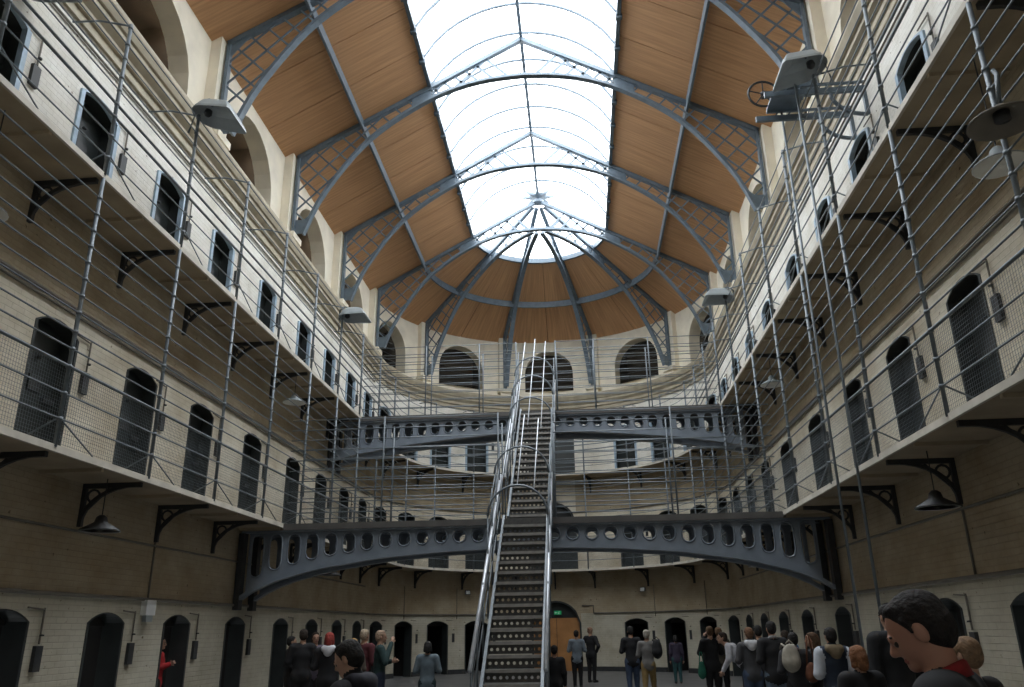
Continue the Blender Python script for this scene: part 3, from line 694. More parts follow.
EX = tag(MB().box(-.20, .20, -.05, 0, 0, .20).build('exit_sign', M_GREEN), 'small green and white exit sign above the brown entrance door', 'sign'); EX.location = (.06, YC + WW + .05, 2.08); EX.scale = (.7, .7, .7)
mb = MB(); mb.bar((-.14, -.055, .1), (-.02, -.055, .1), .02, .03); mb.poly([(-.18, -.056, .1), (-.12, -.056, .15), (-.12, -.056, .05)]); mb.build('arrow', M_SIGNW, EX)
mb = MB(); mb.lathe([(.0, 0), (.02, .0), (.02, .03), (0, .03)], 8, (.08, -.06, .14)); mb.bar((.08, -.056, .14), (.05, -.056, .07), .02, .03); mb.bar((.05, -.056, .07), (.10, -.056, .03), .02, .02); mb.bar((.05, -.056, .07), (.02, -.056, .02), .02, .02); mb.build('running_figure', M_SIGNW, EX)

def wall_pipe(z, r, off, sd, lb):
    P = MB()
    if sd == 'back': pts = [map_apse(a, z, -off) for a in segs(-88, -9.6 if z < 3 else 88, 3)]
    else: pts = [((-1 if sd == 'left' else 1) * (WW - off), 3, z), ((-1 if sd == 'left' else 1) * (WW - off), YC, z)]
    P.tube(pts, r, 6)
    tag(P.build('wall_pipe', M_PIPE, None, True), lb, 'pipe', 'pipes along the walls')
for sd in ('left', 'right'):
    wall_pipe(2.11, .032, .03, sd, f'dark pipe running above the ground floor doorways of the {sd} wall')
    wall_pipe(2.98, .02, .02, sd, f'thin pipe high on the ground floor {sd} wall under the gallery')
    wall_pipe(6.06, .028, .03, sd, f'upper of two dark pipes above the first floor doors of the {sd} wall')
    wall_pipe(5.97, .02, .025, sd, f'lower of two dark pipes above the first floor doors of the {sd} wall')
    wall_pipe(10.1, .02, .03, sd, f'thin pipe above the top floor doors of the {sd} wall, under the cornice')
wall_pipe(2.11, .032, .03, 'back', 'dark pipe above the ground floor doorways of the curved wall, left of the entrance')
wall_pipe(6.06, .026, .03, 'back', 'dark pipe above the first floor doors of the curved back wall')
mb = MB(); mb.tube([map_apse(a, 2.11, -.03) for a in segs(14, 88, 3)], .032, 6); mb.tube([map_apse(9.7, 2.40, -.03), map_apse(14, 2.40, -.03), map_apse(14, 2.11, -.03)], .024, 6)
tag(mb.build('wall_pipe', M_PIPE, None, True), 'dark pipe above the ground floor doorways of the curved wall, right of the entrance', 'pipe', 'pipes along the walls')
for (x, y0, lb) in ((-1, 13.36, 'vertical conduit dropping to the pale junction box on the left wall'), (1, 11.16, 'vertical conduit below the second right-hand gallery bracket behind the hoist rails')):
    mb = MB(); mb.tube([(x * (WW - .02), y0, 3.1), (x * (WW - .02), y0, 2.12)], .016, 6); tag(mb.build('conduit', M_PIPE, None, True), lb, 'conduit')
for a in (-62, -38, 38, 62):
    mb = MB(); mb.tube([map_apse(a, 3.1, -.02), map_apse(a, 1.95, -.02)], .014, 6); tag(mb.build('conduit', M_PIPE, None, True), {-62: 'leftmost', -38: 'second from left', 38: 'third from left', 62: 'rightmost'}[a] + ' of the vertical conduits on the curved ground floor wall', 'conduit', 'conduits on the curved wall')
J = empty('junction_box', (-WW, 13.36, 1.86)); tag(J, 'pale grey junction box under a conduit on the left ground floor wall', 'junction box')
mb = MB(); mb.box(0, .10, -.15, .15, 0, .24); mb.build('case', M_ENAMELW, J); mb = MB(); mb.box(.02, .09, -.10, .10, -.10, 0); mb.build('terminal_cover', M_ENAMEL, J)

# ------------------------------------------------------------------ lamps
sh = MB(); sh.lathe([(.035, .20), (.07, .17), (.09, .10), (.26, .0), (.27, -.02), (.25, -.02), (.08, .08), (.03, .14)], 20); SHADE = sh.mesh('shade', [M_DARKIRON], True)
sh = MB(); sh.lathe([(.262, -.018), (.27, -.022), (.25, -.022), (.245, -.018)], 20); RIMM = sh.mesh('rim', M_ENAMELW, True)
sh = MB(); sh.lathe([(.0, .04), (.05, .03), (.05, -.005), (.02, -.02), (0, -.022)], 10); BULB = sh.mesh('bulb', M_ENAMELW, True)
def pendant(x, y, z, ztop, lb, me=None):
    L = empty('pendant_lamp', (x, y, z)); tag(L, lb, 'lamp', 'pendant lamps under the galleries')
    sh_ = link('shade', me or SHADE, L); link('rim', RIMM, sh_); link('bulb', BULB, L); mb = MB(); mb.tube([(0, 0, .18), (0, 0, ztop - z + .01)], .008, 5); mb.build('rod', M_DARKIRON, L)
sh = MB(); sh.lathe([(.035, .20), (.07, .17), (.09, .10), (.26, .0), (.27, -.02), (.25, -.02), (.08, .08), (.03, .14)], 20); SHADE2 = sh.mesh('shade', [M_ENAMEL], True)
for x, y, z, lb, me in ((-5.6, 10.82, 2.95, 'black pendant lamp with white rim under the first gallery, near left', None), (5.6, 10.62, 2.95, 'black pendant lamp with white rim under the first gallery, near right', None),
                    (-5.6, 21.6, 3.0, 'distant pendant lamp under the first gallery, behind the lower bridge at left', None), (5.6, 21.6, 3.0, 'distant pendant lamp under the first gallery, behind the lower bridge at right', None)):
    pendant(x, y, z, Z1 - .07, lb, me)
for x, y, z, lb in ((-5.5, 7.42, 6.1, 'pale lamp under the top gallery cut by the left picture edge'), (5.6, 7.59, 6.05, 'pale grey lamp under the top gallery near the right picture edge'), (-5.6, 17.9, 6.75, 'pale lamp under the top gallery above the lower bridge end, left'), (5.6, 17.9, 6.75, 'pale lamp under the top gallery above the lower bridge end, right')):
    pendant(x, y, z, Z2 - .07, lb, SHADE2)
def hood_mesh():
    out = [(-.27 * math.cos(t) * 1.0, .30 * math.sin(t)) for t in [-math.pi / 2 + math.pi * i / 12 for i in range(13)]]   # rounded back, towards -x
    out = [(x, y) for x, y in out] + [(.40, .34), (.43, .30), (.43, -.30), (.40, -.34)]
    mb = MB(); sc = lambda k, z, dx=0: [(x * k + dx, y * k, z) for x, y in out]
    mb.rings([sc(1, 0), sc(.97, .04), sc(.72, .17), sc(.38, .24), sc(.1, .25)], False, False); mb.face([mb.vert(p) for p in sc(.1, .25)])
    mb.rings([sc(1, 0), sc(.95, .035), sc(.68, .15), sc(.34, .21), sc(.1, .22)], False, False); mb.face([mb.vert(p) for p in sc(.1, .22)][::-1])
    return mb.mesh('hood', M_ENAMEL, False)
HOOD = hood_mesh(); HOOD.transform(Matrix.Scale(1.18, 4)); sh = MB(); sh.lathe([(.0, .16), (.06, .14), (.07, .06), (.04, .02), (0, .01)], 10, (-.08, 0, 0)); HB = sh.mesh('bulb', M_DARKIRON, True)
sh = MB(); sh.tube([(-.05, 0, .22), (-.05, 0, .32), (-.16, 0, .36)], .02, 6); sh.tube([(-.16, 0, .36), (-.30, 0, .26), (-.30, 0, -.35)], .018, 6); HARM = sh.mesh('arm', M_BAR, True)
for sg, y, z, lb, tilt in ((-1, 11.164, 9.95, 'large grey hooded lamp on a top gallery post, near left', 12), (1, 11.164, 10.12, 'large grey hooded lamp on a top gallery post beside the hoist wheel', 12),
                     (-1, 19.95, 9.66, 'grey hooded lamp on a top gallery post at mid left, before the spoked roof', 0), (1, 19.95, 9.72, 'grey hooded lamp on a top gallery post at mid right, before the spoked roof', 0)):
    L = empty('hooded_lamp', (sg * (WG - (.22 if sg < 0 else .08)), y, z), 0 if sg < 0 else math.pi); tag(L, lb, 'lamp', 'hooded lamps on the top gallery posts')
    L.rotation_euler = (0, R(tilt) , 0 if sg < 0 else math.pi)
    link('hood', HOOD, L); link('bulb', HB, L); link('arm', HARM, L)
L = empty('hooded_lamp', (-5.95, 7.85, 9.8)); tag(L, 'grey round lamp on the left wall at the top edge of the picture', 'lamp', 'hooded lamps on the top gallery posts'); link('hood', HOOD, L); link('bulb', HB, L); link('arm', HARM, L)
L = empty('dish_lamp', (5.02, 6.42, 5.80)); tag(L, 'big round dish lamp on a post near the right picture edge', 'lamp')
mb = MB(); mb.lathe([(.05, .15), (.09, .11), (.29, 0), (.30, -.02), (.28, -.02), (.09, .08)], 24); mb.build('dish', M_PIPE, L, True)
mb = MB(); mb.lathe([(0, .10), (.07, .08), (.07, 0), (0, -.01)], 12); mb.build('bulb_holder', M_DARKIRON, L, True); mb = MB(); mb.tube([(0, 0, .14), (.05, .0, .5), (.20, .28, .75)], .022, 6); mb.build('stem', M_BAR, L, True)
for a, sd in ((-34.5, 'left'), (34.5, 'right')):
    p = map_apse(a, 2.92, -.15); L = empty('floodlight', p, R(-a)); tag(L, f'small floodlight on the curved back wall, {sd} of the stairs', 'lamp', 'floodlights on the curved wall')
    mb = MB(); mb.hexa([(-.11, -.10, -.08), (.11, -.10, -.08), (.07, .04, -.05), (-.07, .04, -.05), (-.11, -.06, .09), (.11, -.06, .09), (.07, .06, .06), (-.07, .06, .06)]); mb.build('housing', M_DARKIRON, L)
    mb = MB(); mb.poly([(-.09, -.103, -.06), (.09, -.103, -.06), (.09, -.075, .07), (-.09, -.075, .07)]); mb.build('lens', M_ENAMELW, L); mb = MB(); mb.bar((0, .03, 0), (0, .13, 0), .03, .03); mb.build('bracket', M_DARKIRON, L)

# ------------------------------------------------------------------ hand hoist at the top right with its guide rails
HO = empty('hoist', (WW, 12, 9.75)); tag(HO, 'hand-wheel hoist on two iron wall brackets at the upper right', 'hoist')
HY0, HY1, HZ = 11.62, 12.32, 10.02
for y in (HY0, HY1):
    mb = MB(); mb.bar((WW, y, HZ), (4.5, y, HZ), .06, .10); mb.bar((WW - .03, y, HZ), (WW - .03, y, HZ - .5), .06, .06)
    mb.sweep([(WW - .03 - .55 * math.sin(t), y, HZ - .5 + .46 * (1 - math.cos(t))) for t in [math.pi / 2 * i / 8 for i in range(9)]], [(-.02, -.03), (.02, -.03), (.02, .03), (-.02, .03)], (0, 1, 0))
    mb.bar((WW, y, HZ + .14), (4.7, y, HZ + .14), .04, .04)
    for x in np.arange(4.8, 6.1, .22): mb.bar((x, y, HZ), (x + .11, y, HZ + .14), .02, .02)
    wchild(mb, 'bracket_arm', M_RIB, HO)
mb = MB(); mb.box(4.7, 5.25, HY0, HY1, HZ + .16, HZ + .2); wchild(mb, 'platform', M_RIB, HO)
WX, WY, WZ = 4.66, HY1 - .1, HZ + .46
mb = MB(); mb.tube([(WX + .26 * math.cos(t), WY, WZ + .26 * math.sin(t)) for t in [2 * math.pi * i / 24 for i in range(24)]], .022, 6, (0, 1, 0), True)
for k in range(5): t = 2 * math.pi * k / 5 + .3; mb.tube([(WX, WY, WZ), (WX + .26 * math.cos(t), WY, WZ + .26 * math.sin(t))], .012, 5)
mb.lathe([(.0, -.03), (.05, -.03), (.05, .03), (0, .03)], 10, (WX, WY, WZ)); wchild(mb, 'hand_wheel', M_DARKIRON, HO, True)
mb = MB(); mb.tube([(WX, WY, WZ), (WX, WY + .12, WZ)], .02, 6); mb.tube([(WX, WY + .12, WZ), (WX + .45, WY + .12, WZ + .05), (WX + .62, WY + .12, HZ + .18)], .025, 6); mb.tube([(WX + .3, WY + .1, HZ + .02), (WX + .3, WY + .1, WZ + .02), (WX, WY + .1, WZ)], .02, 6); wchild(mb, 'crank_frame', M_DARKIRON, HO, True)
for y, lb in ((12.45, 'farther'), (11.52, 'nearer')):
    mb = MB(); mb.tube([(5.0, y, 0), (5.0, y, HZ + .1)], .022, 8); tag(mb.build('hoist_rail', M_BAR, None, True), lb + ' of two tall vertical hoist guide rails at right, from floor to hoist', 'rail', 'hoist guide rails')

# ------------------------------------------------------------------ people: one smooth closed body surface each, grown from joints
def surface_nets(D, org, vx):
    s = D < 0; nx, ny, nz = D.shape
    S = [s[i:nx - 1 + i, j:ny - 1 + j, k:nz - 1 + k] for i in (0, 1) for j in (0, 1) for k in (0, 1)]
    cnt = sum(a.astype(np.int8) for a in S); act = (cnt > 0) & (cnt < 8)
    idx = -np.ones(act.shape, np.int64); cells = np.argwhere(act); idx[act] = np.arange(len(cells))
    acc = np.zeros((len(cells), 3)); num = np.zeros(len(cells))
    cor = [(i, j, k) for i in (0, 1) for j in (0, 1) for k in (0, 1)]
    val = [D[cells[:, 0] + c[0], cells[:, 1] + c[1], cells[:, 2] + c[2]] for c in cor]
    for a in range(8):
        for b in range(a + 1, 8):
            if sum(abs(cor[a][q] - cor[b][q]) for q in range(3)) != 1: continue
            m = (val[a] < 0) != (val[b] < 0); t = np.where(m, val[a] / np.where(m, val[a] - val[b], 1), 0)
            for q in range(3): acc[:, q] += np.where(m, cor[a][q] + t * (cor[b][q] - cor[a][q]), 0)
            num += m
    V = (cells + acc / num[:, None]) * vx + org
    F = []
    for ax in range(3):
        sl0 = [slice(1, n - 1) for n in (nx, ny, nz)]; sl0[ax] = slice(0, (nx, ny, nz)[ax] - 1); sl1 = list(sl0); sl1[ax] = slice(1, (nx, ny, nz)[ax])
        a = s[tuple(sl0)]; b = s[tuple(sl1)]; e = np.argwhere(a != b)
        if not len(e): continue
        flip = a[tuple(e.T)]; off = np.ones(3, int); off[ax] = 0; e = e + off; u, v = [(1, 2), (2, 0), (0, 1)][ax]
        du = np.zeros(3, int); du[u] = 1; dv = np.zeros(3, int); dv[v] = 1
        q = np.stack([idx[tuple((e - du - dv).T)], idx[tuple((e - dv).T)], idx[tuple(e.T)], idx[tuple((e - du).T)]], 1)
        q[~flip] = q[~flip][:, ::-1]; F.append(q)
    return V, np.concatenate(F)
def sdf_mesh(prims, vx, name, mats):
    """prims: ('cap', a, b, ra, rb, mat, k) or ('ell', c, radii, mat, k, rot)"""
    lo = np.full(3, 1e9); hi = -lo; bb = []
    for p in prims:
        if p[0] == 'cap':
            a, b, r = np.array(p[1], float), np.array(p[2], float), max(p[3], p[4]); l, h = np.minimum(a, b) - r, np.maximum(a, b) + r
        else: c = np.array(p[1], float); r = max(p[2]) if p[5] is not None else np.array(p[2]); l, h = c - r, c + r
        bb.append((l, h)); lo = np.minimum(lo, l); hi = np.maximum(hi, h)
    lo -= 3 * vx; hi += 3 * vx; n = np.ceil((hi - lo) / vx).astype(int) + 1
    D = np.full(n, .08); M = np.zeros(n, np.int8); best = np.full(n, 1e9)
    for p, (l, h) in zip(prims, bb):
        k = p[6] if p[0] == 'cap' else p[4]; mg = .03 + k
        i0 = np.maximum(0, np.floor((l - mg - lo) / vx).astype(int)); i1 = np.minimum(n, np.ceil((h + mg - lo) / vx).astype(int) + 1)
        g = np.meshgrid(*[lo[q] + vx * np.arange(i0[q], i1[q]) for q in range(3)], indexing='ij')
        if p[0] == 'cap':
            a, b = np.array(p[1], float), np.array(p[2], float); d = b - a; dd = float(d @ d) + 1e-9
            t = np.clip(sum((g[q] - a[q]) * d[q] for q in range(3)) / dd, 0, 1)
            ds = np.sqrt(sum((g[q] - a[q] - t * d[q]) ** 2 for q in range(3))) - (p[3] + (p[4] - p[3]) * t); m = p[5]
        else:
            x = [g[q] - p[1][q] for q in range(3)]; r = p[2]
            if p[5] is not None: x = [sum(p[5][q][w] * x[w] for w in range(3)) for q in range(3)]
            k0 = np.sqrt(sum((x[q] / r[q]) ** 2 for q in range(3))); k1 = np.sqrt(sum((x[q] / r[q] ** 2) ** 2 for q in range(3))) + 1e-9
            ds = k0 * (k0 - 1) / k1; m = p[3]
            ds = np.where(k0 < .05, -min(r), ds)
        sl = tuple(slice(i0[q], i1[q]) for q in range(3)); A = D[sl]
        hh = np.clip(.5 + .5 * (A - ds) / k, 0, 1); D[sl] = A * (1 - hh) + ds * hh - k * hh * (1 - hh)
        B = best[sl]; w = ds < B; M[sl] = np.where(w, m, M[sl]); best[sl] = np.where(w, ds, B)
    V, F = surface_nets(D, lo, vx)
    ci = np.round((V[F].mean(1) - lo) / vx).astype(int); ci = np.minimum(ci, n - 1); mi = M[tuple(ci.T)]
    me = bpy.data.meshes.new(name); me.vertices.add(len(V)); me.vertices.foreach_set('co', V.ravel()); me.loops.add(F.size); me.loops.foreach_set('vertex_index', F.ravel().astype(np.int32))
    me.polygons.add(len(F)); me.polygons.foreach_set('loop_start', np.arange(0, F.size, 4, dtype=np.int32)); me.polygons.foreach_set('loop_total', np.full(len(F), 4, np.int32))
    for mm in mats: me.materials.append(mm)
    me.polygons.foreach_set('material_index', mi.astype(np.int32)); me.polygons.foreach_set('use_smooth', [True] * len(F)); me.update(calc_edges=True); return me
CLOTH = {}
def cloth(c, rough=.85):
    key = tuple(round(x, 3) for x in c)
    if key not in CLOTH: CLOTH[key] = mat('cloth_%d' % len(CLOTH), c, rough, 0, .25, 9.0)
    return CLOTH[key]
SKIN = {}
def hairmat(c):
    key = ('hair',) + tuple(c)
    if key not in CLOTH: CLOTH[key] = mat('hair_%d' % len(CLOTH), c, .8, 0, .35, 38.0, .9)
    return CLOTH[key]
def skin(c):
    if c not in SKIN: SKIN[c] = mat('skin_%d' % len(SKIN), c, .55, 0, .08, 12.0)
    return SKIN[c]
M_EYE = mat('eye_dark', (.02, .015, .012), .3); M_LIP = mat('lip', (.30, .10, .085), .5)
def rotx(v, a, c): s_, c_ = math.sin(a), math.cos(a); y, z = v[1] - c[1], v[2] - c[2]; return (v[0], c[1] + y * c_ - z * s_, c[2] + y * s_ + z * c_)
def person(label, x, y, h, face, top, legs, hair, arms='down', pitch=0.0, yaw=0.0, lean=0.0, skinc=(.50, .30, .21), hairstyle='short', vx=.015, stride=.0, hood=None, collar=None, bulk=1.0, hat=None, sleeves=None, shoes=(.03, .028, .026), skirt=False):
    """local frame: faces +y, right is +x; face = heading in degrees (0 = away from the camera, 90 = to the left)"""
    T, L_, SK, SH, EY, LP, SL = 0, 1, 2, 3, 4, 5, 6; P = []
    J = lambda a, b, c: (a * h, b * h, c * h)
    cap = lambda a, b, r0, r1, m, k=.02: P.append(('cap', a, b, r0 * h, r1 * h, m, k))
    ell = lambda c, r, m, k=.02, rot=None: P.append(('ell', c, tuple(q * h for q in r), m, k, rot))
    # legs and shoes
    for sg in (-1, 1):
        st = stride * sg; hip = J(.052 * sg, 0, .50); kn = J(.055 * sg, st * .45 + .012, .275); an = J(.055 * sg, st - .012, .045)
        cap(hip, kn, .062, .043, L_, .03); cap(kn, an, .042, .030, L_, .02)
        cap(J(.055 * sg, st - .025, .024), J(.062 * sg, st + .085, .020), .026, .022, SH, .015)
    B = bulk; piv = J(0, 0, .52); tl = lambda v: rotx(v, -lean, piv)
    # trunk
    ell(tl(J(0, -.005, .515)), (.098 * B, .072 * B, .075), T if not skirt else L_, .04); ell(tl(J(0, 0, .60)), (.092 * B, .066 * B, .10), T, .05); ell(tl(J(0, .004, .715)), (.105 * B, .074 * B, .115), T, .05)
    cap(tl(J(-.088, -.005, .80)), tl(J(.088, -.005, .80)), .044 * B, .044 * B, T, .04)
    cap(tl(J(-.042 * B, -.004, .475)), tl(J(.042 * B, -.004, .475)), .062 * B, .062 * B, T if not skirt else L_, .03)
    if skirt: cap(J(0, 0, .5), J(0, 0, .32), .085, .11, L_, .03)
    if hood: cap(tl(J(0, -.012, .835)), tl(J(0, -.008, .85)), .046, .040, T, .02)
    # arms
    poses = {'down': ((.135, -.01, .63), (.140, .03, .485)), 'bent': ((.145, -.02, .635), (.10, .13, .66)), 'chest': ((.15, -.01, .645), (.02, .125, .70)), 'face': ((.15, .04, .66), (.05, .115, .85)),
             'back': ((.150, -.05, .64), (.05, -.10, .55)), 'reach': ((.14, .10, .70), (.10, .24, .66)), 'hip': ((.19, -.04, .65), (.11, .02, .55))}
    for sg, pz in ((-1, arms if isinstance(arms, str) else arms[0]), (1, arms if isinstance(arms, str) else arms[1])):
        e, w = poses[pz]; sh = tl(J(.108 * sg, -.005, .795)); e = tl(J(e[0] * sg, e[1], e[2])); w = tl(J(w[0] * sg, w[1], w[2])); ms = SL if sleeves is not None else T
        cap(sh, e, .044 * B, .036 * B, ms, .03); cap(e, w, .036 * B, .027 * B, ms, .02)
        d = (Vector(w) - Vector(e)).normalized(); sd = d.cross(Vector((sg, 0, 0.001))); sd = sd.normalized() if sd.length > .1 else Vector((0, 1, 0)); pn = d.cross(sd).normalized()
        wv = Vector(w); H = lambda f, s_, n_=0: tuple(wv + d * f * h + sd * s_ * h + pn * n_ * h)
        cap(w, H(.025, 0), .018, .016, SK, .012); ell(H(.045, 0), (.020, .020, .026), SK, .012)
        for q, ln in ((-.017, .040), (-.006, .047), (.006, .045), (.017, .036)):
            cap(H(.055, q), H(.055 + ln * .6, q * 1.1, .004), .0062, .0058, SK, .003); cap(H(.055 + ln * .6, q * 1.1, .004), H(.055 + ln, q * 1.05, .014), .0058, .005, SK, .003)
        cap(H(.028, .016), H(.052, .032, .008), .0075, .0065, SK, .004); cap(H(.052, .032, .008), H(.070, .034, .014), .0065, .0055, SK, .003)
    # neck, head and face
    nb = tl(J(0, -.005, .825)); hc0 = tl(J(0, .012, .93)); cap(nb, tl(J(0, .0, .885)), .034, .031, SK, .015)
    ry, rp = R(yaw), R(pitch); nk = Vector(tl(J(0, -.002, .885)))
    def hp(a, b, c):
        v = Vector((a * h, b * h, c * h)); v = Matrix.Rotation(-rp, 3, 'X') @ v; v = Matrix.Rotation(ry, 3, 'Z') @ v; return tuple(nk + v)
    rot = (Matrix.Rotation(ry, 3, 'Z') @ Matrix.Rotation(-rp, 3, 'X')).transposed(); rt = [list(r_) for r_ in rot]
    ell(hp(0, .006, .058), (.044, .055, .050), SK, .015, rt); ell(hp(0, .024, .022), (.034, .040, .040), SK, .02, rt); ell(hp(0, .050, -.008), (.017, .014, .014), SK, .012, rt)
    ell(hp(0, .060, .048), (.030, .008, .012), SK, .01, rt)
    cap(hp(0, .060, .046), hp(0, .072, .026), .006, .009, SK, .008); cap(hp(-.007, .064, .022), hp(.007, .064, .022), .006, .006, SK, .006)
    for sg in (-1, 1):
        ell(hp(.043 * sg, .0, .034), (.007, .013, .020), SK, .004, rt)
    cap(hp(-.012, .0585, .004), hp(.012, .0585, .004), .0045, .0045, LP, .003)
    mats = [cloth(top), cloth(legs), skin(skinc), cloth(shoes, .5), M_EYE, M_LIP, cloth(sleeves) if sleeves is not None else cloth(top)]
    me = sdf_mesh(P, vx, 'person', mats); o = link('person', me, None, (x, y, 0), R(face)); tag(o, label, 'person', 'visitors on the ground floor')
    for sg in (-1, 1):
        mb = MB(); c_ = hp(.0175 * sg, .0535, .037); q_ = .0075 * h
        mb.lathe([(q_ * math.sin(t), q_ * math.cos(t)) for t in [.05 + (math.pi - .1) * i / 6 for i in range(7)]], 10, c_); mb.build('eye', M_EYE, o, True)
        mb = MB(); mb.tube([hp(.008 * sg, .0655, .0505), hp(.018 * sg, .0645, .053), hp(.029 * sg, .0560, .0505)], .0028 * h, 5); mb.build('eyebrow', hairmat(hair), o, True)
    # hair or hat
    Q = []
    qe = lambda c, r, k=.01: Q.append(('ell', c, tuple(q * h for q in r), 0, k, rt)); qc = lambda a, b, r0, r1, k=.015: Q.append(('cap', a, b, r0 * h, r1 * h, 0, k))
    if hairstyle != 'bald':
        qe(hp(0, -.004, .070), (.0485, .0555, .046)); qe(hp(0, -.022, .042), (.0465, .040, .054)); qe(hp(0, .024, .094), (.037, .026, .014))
        for sg in (-1, 1): qc(hp(.043 * sg, .018, .066), hp(.044 * sg, .012, .040), .006, .004, .006)
        if hairstyle == 'long':
            qc(hp(0, -.035, .04), hp(0, -.045, -.06), .042, .036); qc(hp(.034, -.005, .05), hp(.040, -.012, -.055), .018, .020); qc(hp(-.034, -.005, .05), hp(-.040, -.012, -.055), .018, .020)
        if hairstyle == 'bun': qe(hp(0, -.062, .085), (.024, .024, .024))
        if hairstyle == 'bob': qc(hp(.036, -.005, .05), hp(.040, -.008, -.005), .018, .018); qc(hp(-.036, -.005, .05), hp(-.040, -.008, -.005), .018, .018); qc(hp(0, -.04, .04), hp(0, -.045, -.005), .036, .034)
        if hairstyle == 'cap': qe(hp(0, .0, .082), (.052, .060, .040)); qe(hp(0, .055, .075), (.036, .04, .007))
        if hairstyle == 'beanie': qe(hp(0, -.002, .082), (.052, .060, .046))
        HM = sdf_mesh(Q, max(vx * .8, .007), 'hair', [hairmat(hair) if hairstyle not in ('cap', 'beanie') else cloth(hair, .9)])
        link('cap' if hairstyle in ('cap', 'beanie') else 'hair', HM, o)
    if hood:
        Q2 = [('cap', tl(J(-.045, -.055, .83)), tl(J(.045, -.055, .83)), .034 * h, .034 * h, 0, .03), ('cap', tl(J(-.05, -.03, .845)), tl(J(-.045, .03, .825)), .022 * h, .016 * h, 0, .02), ('cap', tl(J(.05, -.03, .845)), tl(J(.045, .03, .825)), .022 * h, .016 * h, 0, .02), ('ell', tl(J(0, -.075, .80)), (.05 * h, .03 * h, .05 * h), 0, .03, None)]
        link('hood', sdf_mesh(Q2, max(vx * .8, .008), 'hood', [cloth(hood)]), o)
    if collar is not None:
        mb = MB(); c = tl(J(0, -.004, .842)); mb.rings([[(c[0] + r * math.cos(t) * h, c[1] + r * math.sin(t) * h * .95, c[2] + (zz - .018 * math.sin(t)) * h) for t in [2 * math.pi * i / 20 for i in range(20)]] for r, zz in ((.054, -.020), (.0445, .004), (.039, .008), (.037, -.014))], True); mb.build('collar', cloth(collar), o, True)
    return o
def stand(px, py, Y):            # head top pixel and distance down the hall -> floor position and body height
    v = at_y(px, py, Y); return v.x, v.y, v.z
def visitor(px, py, Y, face, label, top, legs, hair, **kw):
    x, y, z = stand(px, py, Y); st = kw.get('lean', 0) > .2
    h = kw.pop('h', z); return person(label, x, y, h, face, top, legs, hair, **kw)
BLK, NAVY, JEAN, GREY, BRN = (.012, .012, .014), (.016, .022, .035), (.05, .075, .13), (.16, .17, .19), (.07, .045, .03)
HB, HD, HBL, HRD, HLB = (.03, .018, .010), (.010, .008, .007), (.42, .28, .13), (.30, .035, .025), (.16, .09, .045)
# left-hand group
visitor(304, 629, 15.5, 20, 'person in black coat with brown hair, tallest at left end of left group', BLK, BLK, HB, arms='chest', bulk=1.1)
visitor(292, 636, 16.5, -60, 'person in dark jacket at the far left edge of the left group', (.02, .02, .022), BLK, HD, arms='bent')
visitor(316, 632, 16.6, -150, 'woman in grey-purple jacket facing the camera behind the red-haired person', (.12, .10, .14), BLK, HB, hairstyle='long', arms='chest')
visitor(330, 632, 14.2, 10, 'person with bright red hair and white hood on black coat', BLK, BLK, HRD, hairstyle='bob', hood=(.62, .62, .66), arms='chest', bulk=1.1)
visitor(354, 638, 14.8, -10, 'blond person in brown coat in the middle of the left group', (.08, .06, .045), BLK, (.34, .20, .07), hairstyle='bob', arms='chest')
visitor(365, 629, 15.6, -20, 'fair-haired person in dark maroon jacket in the left group', (.10, .02, .026), BLK, (.45, .36, .26), hairstyle='short', arms='bent')
visitor(381, 630, 15.0, -70, 'person in dark green jacket with hand raised, right end of left group', (.018, .045, .045), (.02, .03, .06), (.40, .28, .20), arms=('bent', 'face'), hairstyle='short')
visitor(428, 641, 15.0, 5, 'person in grey-blue jacket standing alone left of the stairs', (.13, .17, .20), (.02, .04, .045), HD, hairstyle='bob', arms='chest', bulk=1.0)
visitor(358, 648, 5.3, 75, 'dark-haired man in black hooded jacket bowing his head, bottom left foreground', (.012, .012, .016), BLK, HD, hood=(.02, .02, .03), arms='chest', pitch=24, vx=.010, h=1.52, lean=.06)
o = person('person in red top standing inside a left-hand cell doorway', -6.42, 14.5, 1.52, -75, (.45, .02, .025), BLK, HD, arms='chest')
# behind and right of the stairs
visitor(554, 645, 15.5, 0, 'person in black coat half hidden behind the right stair rail', BLK, BLK, HD, arms='down')
visitor(576, 630, 24.0, 0, 'man in grey-blue shirt and black trousers before the brown entrance door', (.19, .23, .27), BLK, HD, arms='chest')
visitor(590, 627, 26.4, -30, 'woman in short black coat standing right of the brown entrance door', BLK, BLK, (.30, .17, .11), arms='hip', hairstyle='bun')
visitor(630, 626, 20.5, 0, 'man in black jacket and jeans walking away, left of the khaki trousers', BLK, JEAN, HD, arms='chest', stride=.05)
visitor(646, 630, 19.8, -15, 'person in grey jacket, pale cap and khaki trousers carrying a backpack', (.20, .19, .18), (.34, .23, .09), (.42, .38, .32), hairstyle='cap', stride=.09, arms='bent')
visitor(675, 635, 25.5, 0, 'person in dark purple coat standing at a doorway of the curved wall', (.04, .03, .055), (.02, .07, .075), HD, arms='down', hairstyle='bob')
visitor(709, 626, 18.2, 10, 'person in black holding both hands to the face, green bag beside', BLK, BLK, HLB, arms='face')
visitor(718, 627, 19.3, -25, 'person in brown jacket partly behind the person in black', (.05, .04, .026), BLK, HLB, arms='face')
visitor(743, 640, 17.5, 80, 'person in white jacket bending over to the left', (.60, .60, .64), BLK, HB, lean=.75, arms='reach', h=1.6)
visitor(748, 627, 15.0, 5, 'person with brown hair and white hood on grey jacket', (.06, .06, .065), JEAN, (.16, .08, .04), hood=(.58, .58, .60), arms='chest')
